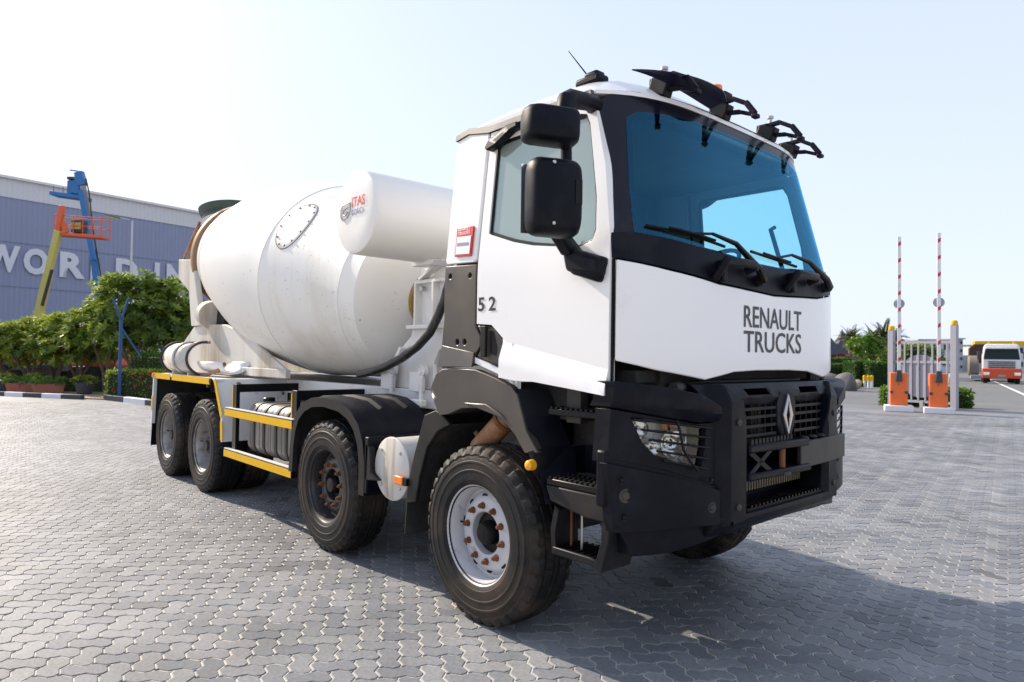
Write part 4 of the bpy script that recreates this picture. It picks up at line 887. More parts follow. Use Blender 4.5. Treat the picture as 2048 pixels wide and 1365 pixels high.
# plate and number on the side
dp = spatch('plate', RED, [(-.275, 2.245), (-.105, 2.235), (-.105, 2.425), (-.275, 2.435)], .026, .012, bevel=.004)
spatch('plate_field', KW, [(-.262, 2.258), (-.118, 2.25), (-.118, 2.365), (-.262, 2.372)], .0285, 0, (), dp, bevel=0)
for i, wd in enumerate(('RENAULT', 'TRUCKS')): text_obj('lettering', wd, .021, lambda a, b: side(.029)(-.255+a, 2.407-i*.026+b), KW, dp, width=.12, bold=.01)
MB().sheet([(-.255, 2.31), (-.13, 2.303), (-.13, 2.325), (-.255, 2.332)], side(.0292), (0, 0, 0)).build('form_line', BLUEP, dp)
text_obj('number', '5', .085, lambda a, b: side(.0155)(-.025+a, 1.885+b), TEXTB, T, bold=.02, width=.06); text_obj('number', '2', .085, lambda a, b: side(.0155)(.075+a, 1.885+b), TEXTB, T, bold=.02, width=.065)

# ---------------- bumper and grille
for mir in (False, True):
    fpatch2('headlight_cover', BLACK, [(-1.235, 1.50), (-1.05, 1.475), (-.84, 1.435), (-.70, 1.37), (-.69, 1.295), (-.83, 1.29), (-1.08, 1.335), (-1.235, 1.37)], lambda y, z: .115-.07*sat((z-(1.445+.13*(abs(y)-.84)))/.06)-.035*sat((1.35+.13*(abs(y)-.84)-z)/.05)-.04*sat((abs(y)-1.13)/.1), .14, mirror=mir, bevel=.012, grid=.03)
    hole = [(-1.165, 1.325), (-.755, 1.268), (-.765, 1.16), (-.79, 1.065), (-.85, 1.065), (-1.06, 1.14), (-1.115, 1.2)]
    hp = fpatch('headlight_panel', BLACK, [(-1.24, 1.362), (-1.08, 1.33), (-.83, 1.285), (-.69, 1.285), (-.68, .94), (-.82, .985), (-1.0, 1.04), (-1.25, 1.10)], .065, .10, [hole], mirror=mir, bevel=.008, grid=.05)
    hl = fpatch('headlight', LENS, [(y, z) for y, z in hole], .04, 0, mirror=mir, bevel=0, grid=.05)
    fpatch('headlight_bowl', mat('headlight_bowl', (.42, .42, .43), .35, metal=.4, var=.25, scale=14), [(y*1.0, z) for y, z in hole], -.05, .01, (), hl, mirror=mir, bevel=0)
    for (y, z, r, m2) in ((-.90, 1.185, .075, CHROME), (-1.08, 1.265, .05, CHROME), (-1.01, 1.165, .042, CHROME)):
        x = FX(y, z, -.045); b = MB(); b.lathe([(0, r*.35), (.02, r*.7), (.06, r), (.065, r*1.05), (.06, r*1.08), (0, r*1.08)], (x, y, z), (1, -.35, 0), 24); b.build('reflector', m2, hl, mirror=mir)
        b = MB(); b.lathe([(0, 0), (0, r*.33), (.03, r*.28), (.045, 0)], (x+.01, y, z), (1, -.35, 0), 14); b.build('bulb', CHROME, hl, mirror=mir)
    MB().box((FX(-.93, 1.27, -.02), -.90, 1.272), (.02, .10, .03)).build('indicator', ORANGE, hl, mirror=mir)
    for k, z0 in enumerate((1.305, 1.255, 1.205, 1.15, 1.10)):
        pts = []; ya, yb = -1.17+.035*k, -.74-.008*k
        for i in range(9): y = ya+(yb-ya)*i/8; z = z0-.055*i/8+.01; pts.append((FX(y, z, .085), y, z))
        b = MB(); b.tube(pts, .006, 6); b.build('guard_bar', BLKP, hl, mirror=mir)
    b = MB(); b.tube([(FX(y, z, .09), y, z) for y, z in ((-.97, 1.31), (-.95, 1.25), (-.93, 1.16), (-.89, 1.10), (-.84, 1.05))], .007, 6); b.build('guard_bar', BLKP, hl, mirror=mir)
    cp = fpatch('bumper_corner', BLACK, [(-1.27, 1.10), (-1.0, 1.035), (-.84, .985), (-.685, .94), (-.69, .765), (-.85, .775), (-1.0, .775), (-1.245, .765)], .098, .05, mirror=mir, bevel=.010, grid=.05)
    fpatch('corner_ledge', BLACK, [(-1.26, 1.125), (-1.0, 1.06), (-.84, 1.01), (-.69, .965), (-.69, .90), (-1.25, 1.05)], .072, .06, (), cp, mirror=mir, bevel=.006, grid=.05)
    for y, z, r in ((-1.215, 1.02, .016), (-1.20, .945, .024), (-1.205, .84, .014), (-.76, 1.0, .012), (-.75, .86, .02)):
        x = FX(y, z, .094); b = MB(); b.lathe([(0, r*.4), (.003, r*1.5), (.006, r*1.4), (.004, r*.9), (.012, r*.7), (.014, 0)], (x, y, z), (1, -.5 if y < -1 else -.2, 0), 14); b.build('bolt', BLKP if r < .02 else CHAS, cp, mirror=mir)
    rib = [(-.80, 1.485), (-.62, 1.485), (-.53, 1.40), (-.47, 1.19), (-.455, .80), (-.455, .77), (-.70, .745), (-.70, 1.20), (-.72, 1.36)]
    rb = fpatch2('guard_upright', BLACK, rib, lambda y, z: .125-.075*sat((-.655-y)/.045)-.05*sat((z-1.40)/.09)-.03*sat((y+.50)/.045), .16, mirror=mir, bevel=.008)
    for z in (1.285, .845):
        y = -.575; b = MB(); b.lathe([(.012, .016), (.012, .034), (.004, .045), (0, .05)], (FX(y, z, .108), y, z), (1, -.1, 0), 18); b.build('cap_dish', BLKP, rb, mirror=mir)
        b = MB(); b.lathe([(0, .02), (.018, .018), (.022, 0)], (FX(y, z, .115), y, z), (1, -.1, 0), 14); b.build('cap_bolt', CHAS, rb, mirror=mir)
    fpatch('bumper_skirt', BLACK, [(-1.19, .775), (-.70, .76), (-.46, .765), (-.46, .70), (-.70, .67), (-.95, .64), (-1.13, .635)], .03, .12, mirror=mir, bevel=.015)
    b = MB(); b.box((.70, -1.10, 1.40), (.10, .06, .28)); b.build('bumper_bracket', CHAS, T, mirror=mir)
top = [(-.62, 1.485), (.62, 1.485), (.54, 1.365), (.1, 1.355), (-.1, 1.355), (-.54, 1.365)]
fpatch2('grille_bar', BLACK, top, lambda y, z: .09-.05*sat((z-1.43)/.055)-.03*sat((1.40-z)/.045), .14, [[(-.44, 1.455), (-.20, 1.455), (-.18, 1.42), (-.42, 1.42)], [(.44, 1.455), (.20, 1.455), (.18, 1.42), (.42, 1.42)]], bevel=.005)
em = fpatch('emblem_housing', BLACK, [(-.11, 1.37), (-.075, 1.43), (.075, 1.43), (.11, 1.37), (.105, 1.25), (.06, 1.165), (-.06, 1.165), (-.105, 1.25)], .09, .10, bevel=.014)
fpatch('emblem', mat('emblem_chrome', (.42, .42, .43), .25, metal=.9, var=.1), [(0, 1.42), (.058, 1.297), (0, 1.175), (-.058, 1.297)], .107, .02, [[(0, 1.375), (.026, 1.297), (0, 1.22), (-.026, 1.297)]], em, bevel=.006, grid=.05)
fpatch('grille_backing', BLKP, rect(-.6, .6, .74, 1.5), -.10, .02)
for s_ in (-1, 1):
    for k in range(5): y = s_*(.14+k*.075); b = MB(); b.tube([(FX(y, 1.2, .07), y, 1.16), (FX(y, 1.2, .07), y, 1.365)], .006, 6); b.build('grille_wire', BLACK, T)
    for z in (1.20, 1.25, 1.30, 1.345): b = MB(); b.bar((FX(.12, z, .075), s_*.11, z), (FX(.47, z, .075), s_*.49, z), .02, .016); b.build('grille_slat', BLACK, T)
# tow beam with brace, pin, radiator, step
b = MB(); b.bar((FX(.48, 1.1, .08), -.47, 1.135), (FX(.3, 1.1, .10), .18, 1.135), .10, .045); b.build('tow_beam', BLACK, T, bevel=.01)
b = MB(); b.bar((FX(.48, 1.0, .08), -.47, .985), (FX(.2, 1.0, .10), .20, .985), .10, .04); b.build('tow_beam', BLACK, T, bevel=.01)
for a, c in (((-.45, 1.12), (-.22, .995)), ((-.45, .995), (-.22, 1.12)), ((-.20, .985), (-.20, 1.135)), ((.05, .985), (.05, 1.135))): b = MB(); b.bar((FX(a[0], 1.0, .09), a[0], a[1]), (FX(c[0], 1.0, .09), c[0], c[1]), .05, .028); b.build('tow_brace', BLACK, T)
MB().tube([(1.345, -.08, .98), (1.345, -.08, 1.13)], .018, 12).build('tow_pin', RUST, T); MB().lathe([(0, .05), (.02, .05)], (1.345, -.08, .965), (0, 0, 1), 16).build('pin_collar', CHAS, T)
for k in range(12): y = -.44+.04*k; b = MB(); b.prism([(y, 1.15), (y+.03, 1.155), (y+.024, 1.185), (y+.006, 1.185)], 'x', FX(y, 1.15, .02), FX(y, 1.15, .115)); b.build('step_tooth', BLACKD, T)
tp = fpatch('bumper_plate', mat('scratched_plate', (.006, .006, .008), .5, var=.4, scale=40, dirt=(.06, .06, .06), dscale=18, dlo=.52, dhi=.75, streak=True), [(.10, 1.14), (.80, 1.14), (.80, .99), (.10, .98)], .132, .03, bevel=.006)
for y in (.16, .27, .38): MB().lathe([(0, .03), (.012, .02)], (FX(y, 1.15, .12), y, 1.155), (0, 0, 1), 12).build('plate_lug', BLACKD, tp)
for k in range(30): y = -.43+.86*k/29; b = MB(); b.box((FX(y, .9, -.045), y, .93), (.03, .012, .13)); b.build('radiator_fin', RAD if 'RAD' in globals() else globals().setdefault('RAD', mat('radiator', (.16, .13, .09), .6, var=.3)), T)
fpatch('lower_grille_top', BLACK, rect(-.47, .47, .965, 1.0), .04, .10)
st = MB(); st.sheet([(-.45, -.11), (.45, -.11), (.45, .10), (-.45, .10)], lambda y, o: (FX(y, .8, o), y, .815), (0, 0, -.03)); so = st.build('bumper_step', BLACK, T)
for k in range(20): y = -.40+.8*k/19; MB().box((FX(y, .8, .075), y, .822), (.05, .014, .012)).build('tread_stud', BLKP, so)
fpatch2('bumper_sill', BLACK, [(-.72, .80), (.72, .80), (.72, .69), (.4, .70), (0, .705), (-.4, .70), (-.72, .69)], lambda y, z: .125-.06*sat((.755-z)/.05)-.03*sat((abs(y)-.60)/.1), .14, bevel=.008)
# under the front panel
MB().prism([(.60, 1.0), (1.02, 1.0), (1.08, 1.58), (.60, 1.70)], 'y', -.72, .72).build('radiator_housing', UNDER, T)
MB().bar((1.02, -1.08, 1.52), (1.02, 1.08, 1.52), .12, .06).build('front_crossmember', UNDER, T)
MB().tube([(1.16, -.86, 1.465), (1.16, -.60, 1.475)], .022, 10).build('latch_bar', CHAS, T); MB().lathe([(0, .03), (.05, .035)], (1.16, -.88, 1.463), (0, 1, 0), 14).build('latch_boss', CHAS, T)

# ---------------- steps and fenders, both sides
def sidekit(mir):
    K = dict(mirror=mir)
    UP = [(-.49, 1.39), (-.43, 1.49), (-.36, 1.525), (-.25, 1.535), (-.02, 1.53), (.15, 1.49), (.30, 1.445), (.36, 1.40), (.44, 1.20), (.535, 1.09), (.43, 1.075), (.345, 1.17), (.27, 1.225), (.15, 1.275), (0, 1.298), (-.15, 1.287), (-.29, 1.24), (-.38, 1.225), (-.44, 1.30)]
    b = MB(); b.sheet(UP, lambda x, z: (x, -1.235, z), (0, .05, 0), (), .06); fu = b.build('front_fender', DPANEL, T, bevel=.01, **K)
    b = MB(); b.sheet([(-.12, 1.325), (.28, 1.25), (.22, 1.285), (.1, 1.33)], lambda x, z: (x, -1.25, z), (0, .02, 0)); b.build('fender_crease', DPANEL, fu, bevel=.006, **K)
    # wheel-arch tunnel
    V = []; F = []; arc = [(-.60, 1.02), (-.50, 1.16), (-.38, 1.225), (-.29, 1.24), (-.15, 1.287), (0, 1.298), (.15, 1.275), (.27, 1.225), (.345, 1.17), (.43, 1.075)]
    for x, z in arc: V += [(x, -1.22, z), (x, -.62, z+.02)]
    for i in range(len(arc)-1): F.append((2*i, 2*i+2, 2*i+3, 2*i+1))
    MB().add(V, F).build('wheel_arch', UNDER, T, **K)
    LOW = [(-.565, 1.215), (-.44, 1.255), (-.37, 1.235), (-.28, 1.175), (-.42, 1.115), (-.53, 1.0), (-.61, .80), (-.655, .62), (-.77, .595), (-.745, .74), (-.68, .94), (-.62, 1.08)]
    b = MB(); b.sheet(LOW, lambda x, z: (x, -1.225, z), (0, .035, 0), (), .06); b.build('rear_fender', BLACKD, T, bevel=.01, **K)
    V = []; F = []; arc = [(-.28, 1.175), (-.42, 1.115), (-.53, 1.0), (-.61, .80), (-.655, .62)]
    for x, z in arc: V += [(x, -1.20, z), (x, -.66, z)]
    for i in range(len(arc)-1): F.append((2*i, 2*i+2, 2*i+3, 2*i+1))
    MB().add(V, F).build('arch_liner', UNDER, T, **K)
    MB().add([(-.77, -1.22, .61), (-.70, -.66, .61), (-.70, -.66, .38), (-.79, -1.22, .38), (-.76, -1.22, .61), (-.69, -.66, .61), (-.69, -.66, .38), (-.78, -1.22, .38)], [(0, 1, 2, 3), (7, 6, 5, 4), (0, 4, 5, 1), (3, 2, 6, 7), (0, 3, 7, 4), (1, 5, 6, 2)]).build('mudflap', UNDER, T, **K)
    # front part of the arch, running inwards
    b = MB(); b.add([(.34, -1.235, 1.43), (.42, -1.06, 1.43), (.62, -1.02, 1.06), (.50, -1.21, 1.06), (.60, -1.235, .82), (.66, -1.06, .82)], [(0, 1, 2, 3), (3, 2, 5, 4)]); b.build('fender_front', BLACK, T, sharp=20, **K)
    MB().box((.80, -.86, 1.14), (.60, .10, .90)).build('step_well', UNDER, T, **K)
    MB().box((.42, -.78, 1.36), (.5, .5, .2)).build('cab_mount', UNDER, T, **K)
    # three steps
    def tread(c, d_, name):
        o = MB().box(c, d_).build(name, BLKP, T, bevel=.006, **K)
        nx = max(3, int(d_[0]/.034))
        for r in range(3):
            for k in range(nx): MB().box((c[0]-d_[0]/2+.02+(d_[0]-.04)*k/(nx-1), c[1]-d_[1]/2+.02+r*d_[1]*.32, c[2]+d_[2]/2+.005), (.016, .03, .012)).build('tread_stud', BLACKD, o, **K)
        return o
    tread((.765, -1.09, 1.315), (.40, .20, .035), 'step')
    s2 = tread((.80, -1.12, .945), (.40, .22, .035), 'step')
    b = MB(); b.prism([(.60, .925), (1.0, .925), (1.015, .80), (.88, .80), (.635, .845)], 'y', -1.235, -1.20); b.build('step_fascia', BLACKD, s2, bevel=.008, **K)
    b = MB(); b.sheet([(.46, 1.09), (.56, 1.115), (.80, 1.125), (1.02, 1.105), (1.02, .96), (.60, .965), (.605, .80), (.57, .88)], lambda x, z: (x, -1.24+.30*max(0, min(1, (x-.52)/.10)), z), (0, .012, 0), (), .03); b.build('step_scoop', BLACK, T, bevel=.004, **K)
    b = MB(); b.box((1.01, -1.235, 1.02), (.07, .06, .28)); b.build('step_end', BLACK, T, bevel=.015, **K)
    b = MB(); b.box((.985, -1.19, 1.33), (.05, .05, .16)); b.box((.985, -1.19, 1.42), (.03, .03, .2)); b.build('step_bracket', BLACKD, T, bevel=.01, **K)
    MB().lathe([(0, .03), (.02, .03), (.04, .026), (.05, .012), (.052, 0)], (.50, -1.235, 1.02), (0, -1, 0), 18).build('side_lamp', AMBER, T, **K)
    # hanging bottom step
    s3 = MB().prism([(.635, .56), (.90, .56), (.96, .545), (.96, .59), (.90, .60), (.635, .60)], 'y', -1.215, -1.19).box((.80, -1.10, .575), (.32, .03, .03)).box((.80, -1.0, .575), (.32, .02, .03)).build('step', BLACKD, T, bevel=.006, **K)
    for k in range(7): MB().box((.655+.042*k, -1.10, .592), (.012, .20, .02)).build('step_bar', BLKP, s3, **K)
    b = MB(); b.prism([(.94, .56), (.99, .545), (1.035, .70), (1.04, .84), (.985, .84), (.985, .70)], 'y', -1.23, -1.0); b.build('step_side', BLACKD, s3, bevel=.006, **K)
    b = MB(); b.sheet([(.625, .56), (.655, .56), (.65, .68), (.675, .80), (.645, .82), (.615, .69)], lambda x, z: (x, -1.21, z), (0, .18, 0)); b.build('step_side', BLACKD, s3, bevel=.004, **K)
    for x in (.685, .76): MB().tube([(x, -1.12, .59), (x, -1.12, .84)], .007, 6).build('step_rod', RUST if x < .7 else STEEL, s3, **K)
    # fender over the second axle
    cx_, R0 = -1.98, .735; V = []; F = []; A = []
    prof = [(-1.30, .56), (-1.30, .80), (-1.33, .96), (-1.40, 1.08), (-1.52, 1.175), (-1.70, 1.235), (-1.98, 1.255), (-2.20, 1.24), (-2.38, 1.18), (-2.50, 1.08), (-2.57, .95), (-2.60, .80), (-2.62, .57)]
    inn = [(-1.38, .56), (-1.38, .80), (-1.41, .93), (-1.47, 1.03), (-1.57, 1.11), (-1.73, 1.16), (-1.98, 1.18), (-2.18, 1.165), (-2.33, 1.115), (-2.44, 1.035), (-2.50, .93), (-2.53, .80), (-2.55, .57)]
    b = MB(); n = len(prof)
    b.add([(x, -1.25, z) for x, z in prof]+[(x, -1.25, z) for x, z in inn]+[(x, -1.20, z) for x, z in inn], [(i, i+1, n+i+1, n+i) for i in range(n-1)]+[(n+i, n+i+1, 2*n+i+1, 2*n+i) for i in range(n-1)])
    b.build('fender_rim', BLACKD, T, sharp=30, **K)
    ys = [-1.25, -1.17, -1.14, -1.09, -1.06, -1.0, -.97, -.88, -.85, -.76, -.73, -.62]; hs = [0, .005, .018, .018, 0, 0, .018, .018, 0, 0, .018, .018]
    b = MB(); V = []
    for y, h in zip(ys, hs): V += [(x, y, z+h*(1 if i in (4, 5, 6, 7, 8) else 0)) for i, (x, z) in enumerate(prof)]
    b.add(V, [(j*n+i, j*n+i+1, (j+1)*n+i+1, (j+1)*n+i) for j in range(len(ys)-1) for i in range(n-1)]); b.build('fender', BLACK, T, sharp=25, **K)
    V = []
    for y in (-1.20, -.62): V += [(x+(.03 if x < -1.98 else -.03), y, z-.03) for x, z in prof]
    MB().add(V, [(i, i+1, n+i+1, n+i) for i in range(n-1)]).build('fender_liner', UNDER, T, **K)
    MB().prism([(-1.24, 1.0), (-1.30, 1.0), (-1.30, .58), (-1.26, .58)], 'y', -1.25, -.62).build('fender_apron', BLACK, T, bevel=.01, **K)
    b = MB(); b.prism([(-1.10, .70), (-1.20, .75), (-1.22, .92), (-1.29, .97), (-1.29, .68)], 'y', -1.25, -1.20); b.build('fender_lug', BLACKD, T, bevel=.01, **K)
    # air tank
    at_ = MB().lathe([(0, .0), (0, .215), (.008, .226), (.02, .226), (.025, .218), (.58, .218), (.60, .2), (.60, 0)], (-.985, -1.215, .80), (0, 1, 0), 40).build('air_tank', AIRT, T, **K)
    for k in range(4): a = R(45+90*k); MB().lathe([(0, .012), (.008, .011), (.01, 0)], (-.985+.175*math.cos(a), -1.215, .80+.175*math.sin(a)), (0, -1, 0), 10).build('bolt', STEEL, at_, **K)
    MB().box((-.84, -1.235, .742), (.11, .03, .06)).build('marker_lamp', ORANGE, T, bevel=.008, **K); MB().box((-.765, -1.225, .74), (.05, .04, .05)).build('lamp_bracket', BLKP, T, **K)
    # fuel tank with straps
    ft = MB().rbox((-3.32, -.83, .84), (1.14, .62, .52), .12, 'x', None, 7).build('fuel_tank', ALU, T, bevel=.02, **K)
    for x in (-3.70, -3.45, -3.16, -2.92):
        b = MB(); b.rbox((x, -.83, .84), (.045, .64, .54), .13, 'x', None, 7); b.build('tank_strap', CHAS, ft, **K)
    for x in (-3.80, -3.58, -3.30, -3.04): b = MB(); b.rbox((x, -.83, .84), (.02, .626, .526), .123, 'x', None, 7); b.build('tank_rib', ALU, ft, **K)
    MB().lathe([(0, .06), (.04, .06), (.05, .05)], (-3.80, -.95, 1.10), (0, 0, 1), 18).build('filler_cap', BLKP, ft, **K)
    # side guard
    sg = empty('side_guard', (0, 0, 0), 0, T)
    for z in (.975, .54):
        MB().box((-3.47, -1.205, z), (1.70, .035, .085)).build('rail', BLKP, sg, bevel=.006, **K); MB().box((-3.47, -1.2255, z-.002), (1.69, .003, .07)).build('reflective_tape', YEL, sg, **K); MB().box((-3.47, -1.20, z+.047), (1.70, .045, .008)).build('rail_lip', GREYW, sg, **K)
    for x in (-4.13, -2.66):
        MB().box((x, -1.17, .89), (.10, .04, .78)).build('post', BLKP, sg, bevel=.005, **K); MB().box((x-.02, -.80, 1.235), (.08, .76, .085)).build('cross_bar', BLKP, sg, bevel=.005, **K); MB().box((x-.02, -.46, 1.235), (.07, .10, .07)).build('bar_socket', RUST, sg, **K)
        MB().box((x-.048, -1.1925, 1.14), (.018, .004, .22)).build('reflective_tape', YEL, sg, **K)
    MB().box((-2.62, -1.1925, .70), (.018, .004, .22)).build('reflective_tape', YEL, sg, **K)
    # rear mudguard
    mg = MB().box((-5.86, -.86, 1.30), (2.46, .72, .03)).build('rear_deck', GREYW, T, bevel=.004, **K)
    for a, b2 in ((-7.08, -6.35), (-6.27, -4.78)): MB().box(((a+b2)/2, -1.2225, 1.285), (b2-a, .006, .075)).build('reflective_tape', YEL, mg, **K)
    for x in (-7.09, -4.75): MB().lathe([(0, .035), (.02, .035), (.026, .02)], (x, -1.225, 1.285), (0, -1, 0), 14).build('marker_lamp', ORANGE if x < -6 else BLKP, mg, **K)
    fp = MB().add([(-4.66, -1.22, 1.315), (-4.42, -1.22, .91), (-4.40, -1.22, .64), (-4.40, -.48, .64), (-4.42, -.48, .91), (-4.42, -.48, 1.315), (-4.69, -1.22, 1.315), (-4.45, -1.22, .91), (-4.43, -1.22, .64), (-4.43, -.48, .64), (-4.45, -.48, .91), (-4.45, -.48, 1.315)], [(0, 1, 4, 5), (1, 2, 3, 4), (6, 11, 10, 7), (7, 10, 9, 8), (0, 6, 7, 1), (1, 7, 8, 2), (2, 8, 9, 3), (0, 5, 11, 6)]).build('mudguard_front', RUSTW, T, sharp=15, **K)
    for (xa, za), (xb, zb) in (((-4.66, 1.31), (-4.42, .92)), ((-4.415, .86), (-4.40, .66))): b = MB(); b.bar((xa, -1.224, za), (xb, -1.224, zb), .06, .006, (0, 1, 0)); b.build('reflective_tape', YEL, fp, **K)
    for y, z, r in ((-1.0, 1.24, .042), (-.72, 1.23, .03), (-.80, .99, .045), (-1.08, .70, .03)):
        x = -4.42-(.24*max(0, (z-.91)/.405)*max(0, (-.48-y)/.74) if z > .91 else 0); b = MB(); b.lathe([(0, r), (.012, r*.7), (.012, 0)], (x+.004, y, z), (1, 0, 0), 12); b.build('rust_bolt', RUST, fp, **K)
    MB().prism([(-7.09, 1.29), (-7.05, 1.29), (-7.12, .62), (-7.17, .62)], 'y', -1.235, -1.19).build('rear_edge_strip', GREYW, T, bevel=.004, **K)
    MB().prism([(-7.09, 1.285), (-7.14, .62), (-7.16, .62), (-7.11, 1.285)], 'y', -1.20, -.55).build('mudguard_rear', UNDER, T, **K)
    MB().prism([(-7.15, .64), (-7.19, .31), (-7.205, .31), (-7.165, .64)], 'y', -1.22, -.55).build('mudflap', BLKP, T, **K)
    b = MB(); b.bar((-7.128, -1.238, .80), (-7.11, -1.238, 1.0), .05, .004, (0, 1, 0)); b.build('reflective_tape', YEL, T, **K)
    MB().prism([(-7.1, 1.1), (-7.1, 1.28), (-4.6, 1.28), (-4.46, 1.1)], 'y', -.53, -.50).build('inner_mudguard', UNDER, T, **K)
sidekit(False); sidekit(True)
ex = MB().tube([(-.19, -1.05, 1.02), (.09, -1.05, 1.25)], .07, 20).build('exhaust_silencer', RUSTP, T)
MB().lathe([(0, .08), (.03, .08)], (.04, -1.05, 1.209), (.77, 0, .64), 20).build('exhaust_clamp', RUST, ex); MB().lathe([(0, .015), (.05, .015)], (-.16, -1.08, 1.09), (-.4, -.3, .8), 8).build('clamp_bolt', RUST, ex)

# ---------------- chassis
for s_ in (-1, 1):
    MB().box((-3.1, s_*.42, 1.0), (8.2, .08, .30)).build('frame_rail', CHAS, T, bevel=.01); MB().box((-4.35, s_*.44, 1.235), (5.9, .10, .155)).build('subframe', GREYW, T, bevel=.008)
    for x, zc in ((-2.17, 1.41), (-1.70, 1.41)):
        b = MB().box((x, s_*.52, 1.385), (.15, .07, .17)).build('clamp_plate', GREYW, T, bevel=.008); MB().lathe([(0, .05), (.04, .05)], (x+.07, s_*.49, 1.48), (0, s_, 0), 16).build('clamp_eye', GREYW, b); MB().tube([(x+.12, s_*.56, 1.24), (x+.12, s_*.56, 1.44)], .018, 10).build('clamp_bolt', GREYW, b); MB().box((x+.1, s_*.58, 1.21), (.18, .06, .06)).build('clamp_foot', GREYW, b, bevel=.008); MB().tube([(x+.0, s_*.585, 1.14), (x+.0, s_*.585, 1.22)], .022, 8).build('clamp_nut', RUST, b)
MB().box((.15, 0, 1.12), (1.0, .74, .75)).build('engine', UNDER, T); MB().box((-1.0, 0, .95), (1.2, .5, .5)).build('gearbox', UNDER, T); MB().box((-4.35, 0, 1.20), (5.6, .8, .06)).build('deck_plate', CHAS, T)
for x in (0, -1.98): MB().tube([(x, -1.0, .53), (x, -.5, .50), (x, .5, .50), (x, 1.0, .53)], .07, 10).build('axle_beam', UNDER, T)
for x in (-5.05, -6.42): MB().tube([(x, -.9, .53), (x, -.25, .53), (x, -.2, .53), (x, .2, .53), (x, .25, .53), (x, .9, .53)], [.09, .10, .2, .22, .1, .09], 14).build('axle', UNDER, T)
for x in (0, -1.98, -5.7):
    for s_ in (-1, 1): MB().box((x, s_*.45, .74), (1.4, .09, .12)).build('leaf_spring', UNDER, T)

# ---------------- wheels
def tyre_mesh(name, w_=.33, R_=.54):
    prof = [(-.135, .285), (-.15, .30), (-.160, .325), (-.164, .328), (-.166, .345), (-.1665, .38), (-.1695, .384), (-.1695, .392), (-.167, .396), (-.166, .43), (-.1685, .434), (-.168, .444), (-.163, .448), (-.160, .462), (-.155, .475), (-.158, .488), (-.15, .508), (-.135, .53), (-.10, .537), (-.095, .526), (-.085, .526), (-.08, .538), (-.03, .54), (-.025, .527), (-.012, .527), (-.006, .54)]
    prof = prof+[(-a, r) for a, r in prof[::-1]]; n = 216; V = []; F = []
    for a, r in prof:
        for k in range(n):
            rr = r; ph = k % 6
            if .50 < r and abs(a) > .12 and ph in (0, 1): rr = r-.016
            elif .536 <= r and abs(a) <= .105 and ((k+int(abs(a)*60)) % 12) in (0,): rr = r-.009
            elif .47 < r < .495 and ph in (0, 1): rr = r-.006
            t = 2*math.pi*k/n; V.append((rr*math.cos(t), a, rr*math.sin(t)))
    m = len(prof)
    for i in range(m-1):
        for k in range(n): F.append((i*n+k, i*n+(k+1) % n, (i+1)*n+(k+1) % n, (i+1)*n+k))
    return make_mesh(name, V, F, TYRE, 28)
TY = tyre_mesh('tyre')
def rim_mesh(kind, m):
    if kind == 'front': prof = [(-.142, .292), (-.150, .300), (-.146, .306), (-.138, .300), (-.13, .286), (-.10, .275), (-.04, .268), (-.035, .255), (-.055, .235), (-.075, .215), (-.085, .19), (-.085, .135), (-.078, .128), (.02, .125), (.03, 0)]
    else: prof = [(-.142, .292), (-.150, .300), (-.146, .306), (-.138, .300), (-.13, .286), (-.10, .272), (.02, .262), (.07, .25), (.10, .225), (.10, .15), (.11, .14), (.16, 0)]
    b = MB(); b.lathe([(a, r) for a, r in prof], (0, 0, 0), (0, 1, 0), 72, False, False); return b.mesh('rim', m, 30)
RM = {'white': rim_mesh('front', RIMW), 'black': rim_mesh('front', RIMB), 'deep': rim_mesh('rear', RIMG)}
NUT = MB().lathe([(0, .022), (-.006, .022), (-.006, .0165), (-.026, .0165), (-.028, .010), (-.038, .010), (-.040, 0)], (0, 0, 0), (0, 1, 0), 8).mesh('wheel_nut', RUST)
HUBF = MB().lathe([(0, .118), (-.01, .122), (-.02, .118), (-.02, .075), (-.065, .068), (-.085, .055), (-.088, 0)], (0, .0, 0), (0, 1, 0), 32).mesh('hub', BLKP)
HUBR = MB().lathe([(.09, .135), (.02, .13), (.0, .115), (-.05, .105), (-.10, .09), (-.105, .06), (-.13, .055), (-.132, 0)], (0, 0, 0), (0, 1, 0), 32).mesh('hub', CHAS)
SLOT = MB().lathe([(0, .024), (-.002, .024), (-.002, 0)], (0, 0, 0), (0, 1, 0), 14).mesh('hand_hole', BLKP)
VALVE = MB().tube([(0, 0, 0), (0, -.03, .01)], .006, 6).mesh('valve', BLKP)
def wheel(x, y, kind, side_, seed):
    w_ = empty('wheel', (x, y, .532), 0, T); w_.scale = (1, 1, 1)
    if side_ > 0: w_.rotation_euler.z = math.pi
    link('tyre', TY, w_).rotation_euler.y = seed*.7; link('rim', RM[kind], w_).rotation_euler.y = seed
    rear = kind == 'deep'; h = link('hub', HUBR if rear else HUBF, w_); h.location.y = .02 if rear else -.02
    for k in range(10):
        a = 2*math.pi*(k+.5)/10+seed; o = link('wheel_nut', NUT, w_); o.location = (.1675*math.cos(a), .10 if rear else -.085, .1675*math.sin(a)); 
        if not rear: s_ = link('hand_hole', SLOT, w_); s_.location = (.226*math.cos(a), -.0655, .226*math.sin(a)); s_.rotation_euler = (0, -a, 0); s_.scale = (.55, 1, 1.0); s_.rotation_euler = Euler((0, -a, 0))
    v = link('valve', VALVE, w_); v.location = (-.235, -.06, .02)
